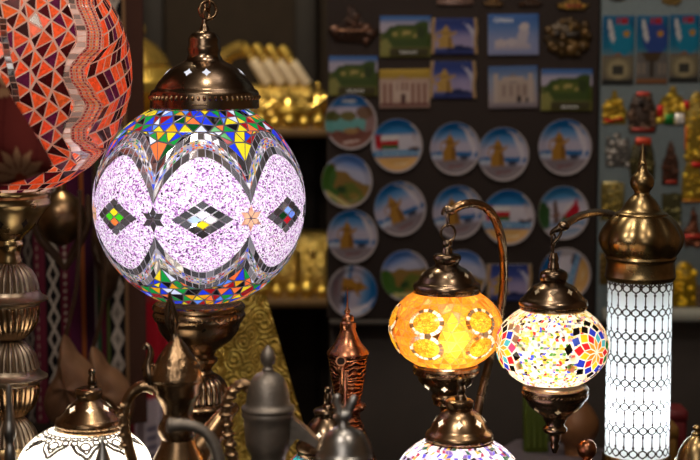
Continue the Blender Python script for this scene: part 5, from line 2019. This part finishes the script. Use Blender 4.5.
for k in range(4):
    x0 = 246 + 13.2 * k
    Y = YSH + .10
    t = thing('gold_bottle', ['leaning gold bottle with pale label, leftmost of the four behind the big lamp', 'leaning gold bottle with pale label, second of four', 'leaning gold bottle with pale label, third of four', 'leaning gold bottle with pale label, rightmost of the four'][k], 'bottle', (P(x0 + 10, 120, Y).x, Y, z1), 'leaning gold bottles on the upper shelf')
    top, bot = P(x0, 50 + k, Y), P(x0 + 24, 88, Y)
    d = (bot - top)
    axs = d.normalized()
    q = Vector((0, 0, -1)).rotation_difference(axs).to_matrix()
    mb = MB()
    L = d.length
    mb.lathe([(.009, 0), (.010, -.015), (.0128, -.03), (.0130, -L + .01), (.012, -L)], (0, 0), 20)
    mb.v = [tuple(top + q @ Vector(v)) for v in mb.v]
    mb.build('bottle_body', GOLD, t)
    mb = MB()
    mb.lathe([(.002, .022), (.010, .02), (.013, .008), (.013, -.012), (.010, -.014)], (0, 0), 20)
    mb.v = [tuple(top + q @ Vector(v)) for v in mb.v]
    mb.build('cap', GOLD_ROUGH, t)
    mb = MB()
    mb.lathe([(.0130, -.030), (.0138, -.034), (.0138, -L * .88), (.0130, -L * .9)], (0, 0), 20)
    mb.v = [tuple(top + q @ Vector(v)) for v in mb.v]
    mb.build('label', matte('pale label', s2l(236, 214, 184), .6, 30, .05), t)

# gold caskets carry the bottles, so nothing hangs in the air
def casket(px, w, h, d, Y, zb_, label, mat=GOLD_GLIT, group='gold caskets on the shelves', rot=0):
    x = P(px, 110, Y).x
    t = thing('gold_casket', label, 'box', (x, Y, zb_), group)
    Rz = Matrix.Rotation(rad(rot), 3, 'Z')
    mb = MB()
    mb.box((x - w, Y - d, zb_), (x + w, Y + d, zb_ + h * .7), rot=Rz, bev=.006)
    mb.build('box_body', mat, t)
    mb = MB()
    rows = []
    for j in range(9):
        a = PI * j / 8
        zz = zb_ + h * .7 + math.sin(a) * h * .3
        yy = Y - math.cos(a) * d * 1.03
        rows.append([Vector((x, Y, 0)) + Rz @ Vector((s_ * w * 1.03, yy - Y, zz)) for s_ in (-1, 1)])
    mb.grid(rows, wrap=False)
    for s_ in (0, 1):
        mb.poly([r[s_] for r in rows])
    mb.build('lid', mat, t)
    mb = MB()
    mb.ball(Vector((x, Y, zb_ + h * .66)) + Rz @ Vector((0, -d * 1.03, 0)), (.010, .004, .012))
    mb.build('clasp', GOLD, t)
    return t


casket(274, .095, .105, .05, YSH + .12, z1, 'gold sequinned casket under the leaning bottles')
casket(206, .06, .10, .05, YSH + .05, z2, 'gold casket on the middle shelf behind the big globe')
casket(249, .045, .135, .05, YSH + .02, z2, 'tall gold sequinned casket on the middle shelf right of the big globe', rot=8)
casket(284, .036, .15, .05, YSH + .06, z2, 'gold sequinned casket in the middle of the middle shelf')
casket(315, .036, .16, .05, YSH + .02, z2, 'gold sequinned casket at the right end of the middle shelf beside the board', rot=-6)
for k in range(7):
    px = 232 + k * 15
    Y = YSH - .09
    x = P(px, 290, Y).x
    mb = MB()
    rs = .016 + .003 * (k % 3)
    mb.lathe([(.003, z2 + rs * 2.6), (.007, z2 + rs * 2.4), (.004, z2 + rs * 2.0), (rs * .6, z2 + rs * 1.8), (rs, z2 + rs * 1.1), (rs * .75, z2 + rs * .4), (rs * .5, z2 + rs * .15), (rs * .7, z2)], (x, Y), 20)
    tag(mb.build('gold_jar', GOLD_ROUGH, loc=(x, Y, z2)), 'tiny gold jar in the front row of the middle shelf', 'jar', 'tiny gold jars on the middle shelf')
for k in range(6):
    px = 246 + k * 14.5
    Y = YSH - .10
    x = P(px, 120, Y).x
    mb = MB()
    rs = .014 + .004 * (k % 2)
    mb.lathe([(.003, z1 + rs * 2.6), (.007, z1 + rs * 2.4), (.004, z1 + rs * 2.0), (rs * .6, z1 + rs * 1.8), (rs, z1 + rs * 1.1), (rs * .75, z1 + rs * .4), (rs * .5, z1 + rs * .15), (rs * .7, z1)], (x, Y), 20)
    tag(mb.build('gold_jar', GOLD_ROUGH, loc=(x, Y, z1)), 'tiny gold jar in the front row of the upper shelf', 'jar', 'tiny gold jars on the upper shelf')

# ------------------------------------------------------------------ gold embroidered cloth
YGC = 2.78
mb = MB()
rows = []
NJ, NI = 60, 40
top_l, top_r = P(214, 292, YGC), P(266, 296, YGC)
bot_l, bot_r = P(182, 475, YGC), P(318, 475, YGC)
for j in range(NJ + 1):
    v = j / NJ
    row = []
    for i in range(NI + 1):
        u = i / NI
        a = top_l.lerp(top_r, u)
        b = bot_l.lerp(bot_r, u)
        p = a.lerp(b, v)
        p.y += .022 * math.sin(u * 9 + v * 1.2) * (.4 + .6 * v) - .012 * math.sin(u * 23 + 1) * v
        row.append(p)
    rows.append(row)
mb.grid(rows, wrap=False)
ext = [[Vector((p.x, p.y, p.z)) for p in rows[-1]], [Vector((p.x * 1.02, p.y, CT + .001)) for p in rows[-1]]]
mb.grid(ext, wrap=False)
trim = MB()
o = mb.build('gold_cloth_drape', GOLD_CLOTH, loc=(P(240, 400, YGC).x, YGC, CT))
tag(o, 'gold embroidered cloth draped in a triangle behind the big lamp stand', 'cloth')

# ================================================================== LEFT BACKGROUND
YT = 3.15
def rug_paint(p):
    # u: 0..1 across (px 18..142), v: metres-like coordinate along the weave
    x = 18 + (p.u + 1) / 2 * 124
    y = p.v * 100
    p.c[...] = s2l(40, 18, 26)
    def stripe(a, b, col):
        p.fill((x > a) & (x < b), col)
    stripe(18, 30, (30, 24, 26)); stripe(30, 42, (74, 26, 38)); stripe(43, 57, (18, 16, 18)); stripe(57, 66, (70, 22, 34))
    stripe(66, 76, (60, 22, 44)); stripe(77, 82, (122, 66, 34)); stripe(82, 92, (48, 22, 44)); stripe(92, 94.5, (126, 122, 116)); stripe(95, 99, (36, 74, 50))
    stripe(99, 104, (74, 26, 40)); stripe(105, 108, (66, 76, 40)); stripe(108, 123, (22, 20, 22)); stripe(123, 126, (110, 84, 60)); stripe(126, 142, (60, 40, 34))
    def zig(cx, half, per, w, col):
        ph = np.abs(((y / per) % 1) * 2 - 1)
        d = np.abs(np.abs(x - cx) - half * ph)
        p.fill((d < w) & (np.abs(x - cx) < half + w), col)
    p.c *= 1.35
    zig(50, 4.8, 22, 1.2, (160, 148, 138)); zig(115.5, 5.6, 26, 1.4, (166, 156, 148)); zig(115.5, 2.2, 26, 1.0, (166, 156, 148)); zig(24, 4, 22, 1.2, (110, 100, 92))
    p.fill((np.abs(x - 61.5) < 1.2) & (((y / 7.5) % 1) < .5), (160, 148, 138))
    p.fill((np.abs(x - 34) < .9) & (((y / 9) % 1) < .5), (140, 120, 110))
rows, uv = [], []
a0, a1 = P(-12, 100, YT).x, P(143, 100, YT).x
zt_, zb_ = 1.75, .78
NI, NJ = 300, 340
for j in range(NJ + 1):
    v = j / NJ
    z = zb_ + (zt_ - zb_) * v
    rows.append([(a0 + (a1 - a0) * i / NI, YT + .012 * math.sin(i / NI * 14) + .01 * math.sin(i / NI * 5 + v * 3), z) for i in range(NI + 1)])
    uv.append([((-12 + 155 * i / NI - 18) / 124 * 2 - 1, (zt_ - z) / mpp(300, YT) / 100) for i in range(NI + 1)])
o = painted_mesh('hanging_rug', rows, uv, rug_paint, False, (P(80, 300, YT).x, YT, zb_), CLOTH)
tag(o, 'dark maroon woven rug with white zigzag stripes hanging behind the lace lamp', 'rug')

# red and white banner beside the rug
def banner(p):
    p.c[...] = s2l(190, 178, 190)
    p.fill(p.v > -.25, (170, 32, 48))
    p.fill((p.v > .8), (150, 60, 64))
    p.fill((p.v <= -.25) & (p.u > .55), (120, 30, 40))
    p.fill((p.v <= -.25) & (p.u < -.8), (120, 30, 40))
    p.fill((p.u > -.2) & (p.u < .2) & (p.v < -.5) & (((p.v * 9) % 1) < .5), (90, 84, 110))
YN = 3.25
b0, b1 = P(128, 300, YN), P(172, 300, YN)
rows, uv = [], []
for j in range(41):
    v = j / 40
    z = P(150, 470, YN).z + (P(150, 285, YN).z - P(150, 470, YN).z) * v
    rows.append([(b0.x + (b1.x - b0.x) * i / 24, YN + .01 * math.sin(i * .5), z) for i in range(25)])
    uv.append([(-1 + 2 * i / 24, -1 + 2 * v) for i in range(25)])
o = painted_mesh('hanging_banner', rows, uv, banner, False, (P(150, 380, YN).x, YN, P(150, 470, YN).z), CLOTH)
tag(o, 'red and white cloth banner hanging between the rug and the gold cloth', 'banner')

# pale curtain strip and post at the upper left
mb = MB()
rows = []
for j in range(20):
    row = []
    for i in range(14):
        u = i / 13
        q = P(120 + 14 * u - j * .1, -30 + 3.2 * j * (1 - .35 * u), 3.9)
        q.y += .012 * math.sin(u * 12)
        row.append(q)
    rows.append(row)
mb.grid(rows, wrap=False)
tag(mb.build('white_drape', matte('pale drape', s2l(190, 176, 168), .8, 30, .05), loc=tuple(P(127, 20, 3.9))), 'strip of pale drape at the top, right of the orange globe', 'drape')
mb = MB()
x = P(121, 30, 3.8).x
mb.box((x - .01, 3.79, 0), (x + .01, 3.81, 2.6), bev=.002)
tag(mb.build('display_post', matte('dark red post', s2l(84, 34, 26), .5, 20, .1), loc=(x, 3.8, 0)), 'thin dark red upright post right of the orange globe', 'post')

# hanging brass teardrop, leather pouches
YO = 2.92
t = thing('hanging_gourd_flask', 'round dark brass flask tapering to a point, hanging between the two big globes', 'flask', tuple(P(62, 215, YO)))
mb = MB()
mb.lathe(prof_px(61, YO, [(3, 180), (5, 184), (5, 190), (9, 193), (17, 199), (22.5, 207), (24, 216), (22.5, 225), (19, 232), (15, 238), (9, 243), (2, 246)], 2), axis_px(61, 215, YO), 48)
mb.build('flask_body', metal('dark brass', (.30, .19, .10), (.12, .07, .04), .3, 40, .2), t)
mb = MB()
for sgn in (-1, 1):
    mb.tube([P(61 + sgn * 27, 195, YO + .03), P(61 + sgn * 27, 220, YO + .03), P(61 + sgn * 19, 240, YO + .03), P(64 + sgn * 8, 256, YO + .03), P(65, 270, YO + .03)], [.004, .008, .009, .008, .003], 10, sub=4)
mb.build('flask_holder', LEATHER_DK, t)


def pouch(label, pts, Y, mat, seed, cord):
    rr = random.Random(seed)
    P3 = [P(x, y, Y) for x, y in pts]
    c = sum(P3, Vector()) / len(P3)
    t = thing('hanging_leather_pouch', label, 'pouch', tuple(c), 'leather pouches in front of the rug')
    ring_p, _ = catmull(P3, [0] * len(P3), 5, True)
    mb = MB()
    rows = []
    for k, (s_, d) in enumerate(((1.0, .0), (.97, .018), (.86, .034), (.6, .046), (.3, .05), (.02, .052))):
        rows.append([Vector((c.x + (p.x - c.x) * s_, Y - d + .006 * math.sin(p.x * 90 + p.z * 70) * (1 - s_), c.z + (p.z - c.z) * s_)) for p in ring_p])
    mb.grid(rows[::-1], cap0=True)
    rows = [[Vector((c.x + (p.x - c.x) * s_, Y + d, c.z + (p.z - c.z) * s_)) for p in ring_p] for s_, d in ((1.0, .0), (.9, .02), (.5, .03), (.02, .03))]
    mb.grid(rows)
    mb.build('pouch_body', mat, t)
    mb = MB()
    mb.tube([P(x, y, Y) for x, y in cord], [.004] * len(cord), 8, sub=4)
    mb.build('cord', LEATHER_DK, t)


pouch('tan leather pouch with a peaked neck hanging behind the lace lamp finial', [(64, 334), (71, 341), (78, 352), (92, 366), (98, 386), (97, 408), (88, 424), (68, 428), (52, 420), (45, 404), (48, 388), (57, 372), (60, 352)], 2.86, LEATHER, 1, [(66, 336), (70, 318), (76, 290), (79, 250), (80, 190)])
pouch('brown leather pouch right of the peaked one, behind the bronze pot handle', [(92, 346), (100, 352), (108, 364), (120, 372), (131, 388), (134, 408), (126, 428), (108, 434), (94, 424), (90, 400), (96, 378), (90, 360)], 2.98, LEATHER, 2, [(93, 348), (98, 330), (103, 300), (106, 250), (106, 200)])
pouch('dark folded leather pouch hanging just left of the big globe, above the other two', [(96, 222), (108, 228), (115, 246), (120, 268), (116, 290), (107, 300), (101, 286), (96, 262), (92, 240)], 3.08, LEATHER_DK, 3, [(98, 226), (97, 205), (95, 180), (94, 150)])

# maroon floral cloth corner in the foreground
YM = 1.74
def floral(p):
    p.c[...] = s2l(84, 32, 29)
    p.fill(((p.u * 3) % 1 < .06), (72, 24, 24))
    for cx, cy in ((.48, -.40), (-.3, .35), (-.5, -.5), (.5, .5)):
        for k in range(7):
            a = k * PI / 6 - PI / 2
            p.poly([(cx, cy - .1), (cx + .2 * math.sin(a - .22), cy - .1 + .24 * math.cos(a - .22)), (cx + .3 * math.sin(a), cy - .1 + .34 * math.cos(a)), (cx + .2 * math.sin(a + .22), cy - .1 + .24 * math.cos(a + .22))], (140, 104, 78))
        p.ell(cx, cy - .12, .06, .07, (120, 50, 30))
edge = [(-170, 20), (-90, 24), (-30, 44), (0, 76), (12, 98), (25, 117), (38, 136), (48, 153), (52, 164), (48, 171), (34, 177), (18, 182), (4, 186), (-30, 192), (-90, 200), (-170, 206)]
E3 = [P(x, y, YM) for x, y in edge]
E3, _ = catmull(E3, [0] * len(E3), 8)
c = P(-25, 130, YM)
rows, uv = [], []
for k in range(61):
    s_ = .02 + .98 * k / 60
    row, ur = [], []
    for p in E3:
        q = c + (p - c) * s_
        row.append((q.x, YM - .03 * (1 - s_ ** 3) + .004 * math.sin(q.x * 120), q.z))
        ur.append(((q.x - c.x) / .099, (q.z - c.z) / .099))
    rows.append(row)
    uv.append(ur)
o = painted_mesh('floral_cloth_drape', rows, uv, floral, False, tuple(c), CLOTH)
tag(o, 'blurred maroon floral cloth corner hanging before the orange globe', 'cloth')

# blurred red and gold wares under the right board
YX = 3.2
for k, (px, py0, py1, w, colr, lab) in enumerate(((672, 408, 446, 24, (96, 26, 30), 'blurred dark red box under the slate board'), (660, 424, 446, 30, (110, 78, 30), 'blurred ochre box in front of the dark red one'))):
    Y = YX - .1 * k - .16
    x = P(px, 430, Y).x
    mb = MB()
    ww = w * mpp(430, Y) / 2
    mb.box((x - ww, Y - .03, CT), (x + ww, Y + .03, P(px, py0, Y).z), bev=.005)
    mb.box((x - ww * 1.04, Y - .033, P(px, py0, Y).z - .02), (x + ww * 1.04, Y + .033, P(px, py0, Y).z + .002), bev=.004)
    tag(mb.build('gift_box', matte('box paper %d' % k, s2l(*colr), .5, 20, .05), loc=(x, Y, CT)), lab, 'box')

# ================================================================== LIGHT
def area(name, loc, tgt, size, power, col):
    l = bpy.data.lights.new(name, 'AREA')
    l.energy = power
    l.color = col
    l.size = size
    o = bpy.data.objects.new(name, l)
    COL.objects.link(o)
    o.location = loc
    o.rotation_euler = (Vector(tgt) - Vector(loc)).to_track_quat('-Z', 'Y').to_euler()
    return o


area('ceiling_or_fill_light', (-0.7, 0.5, 3.1), (-.2, 2.3, 1.3), .30, 15, (1, .90, .78))
area('ceiling_or_fill_light', (0.8, 0.9, 3.1), (0.2, 2.3, 1.3), .22, 8, (1, .86, .70))
area('ceiling_or_fill_light', (0.35, 2.2, 3.1), (0.3, 3.4, 1.4), .4, 3.0, (1, .90, .82))  # overhead fill added for the souvenir boards
area('ceiling_or_fill_light', (-.45, 3.45, 3.1), (-.32, 4.25, 1.45), .3, 20, (1, .84, .58))  # added light aimed at the gold shelves
area('ceiling_or_fill_light', (-.05, 1.75, 3.1), (-.2, 2.78, 1.0), .2, 7, (1, .88, .70))  # extra light added to brighten the gold cloth
area('front_fill', (-.5, -1.2, 2.3), (0, 2.3, 1.2), 1.3, 14, (1, .90, .80))  # soft fill added behind the camera to lift the metals, no window there
w = bpy.data.worlds.new('world')
scene.world = w
w.use_nodes = True
w.node_tree.nodes['Background'].inputs[0].default_value = (1, .85, .7, 1)
w.node_tree.nodes['Background'].inputs[1].default_value = .05
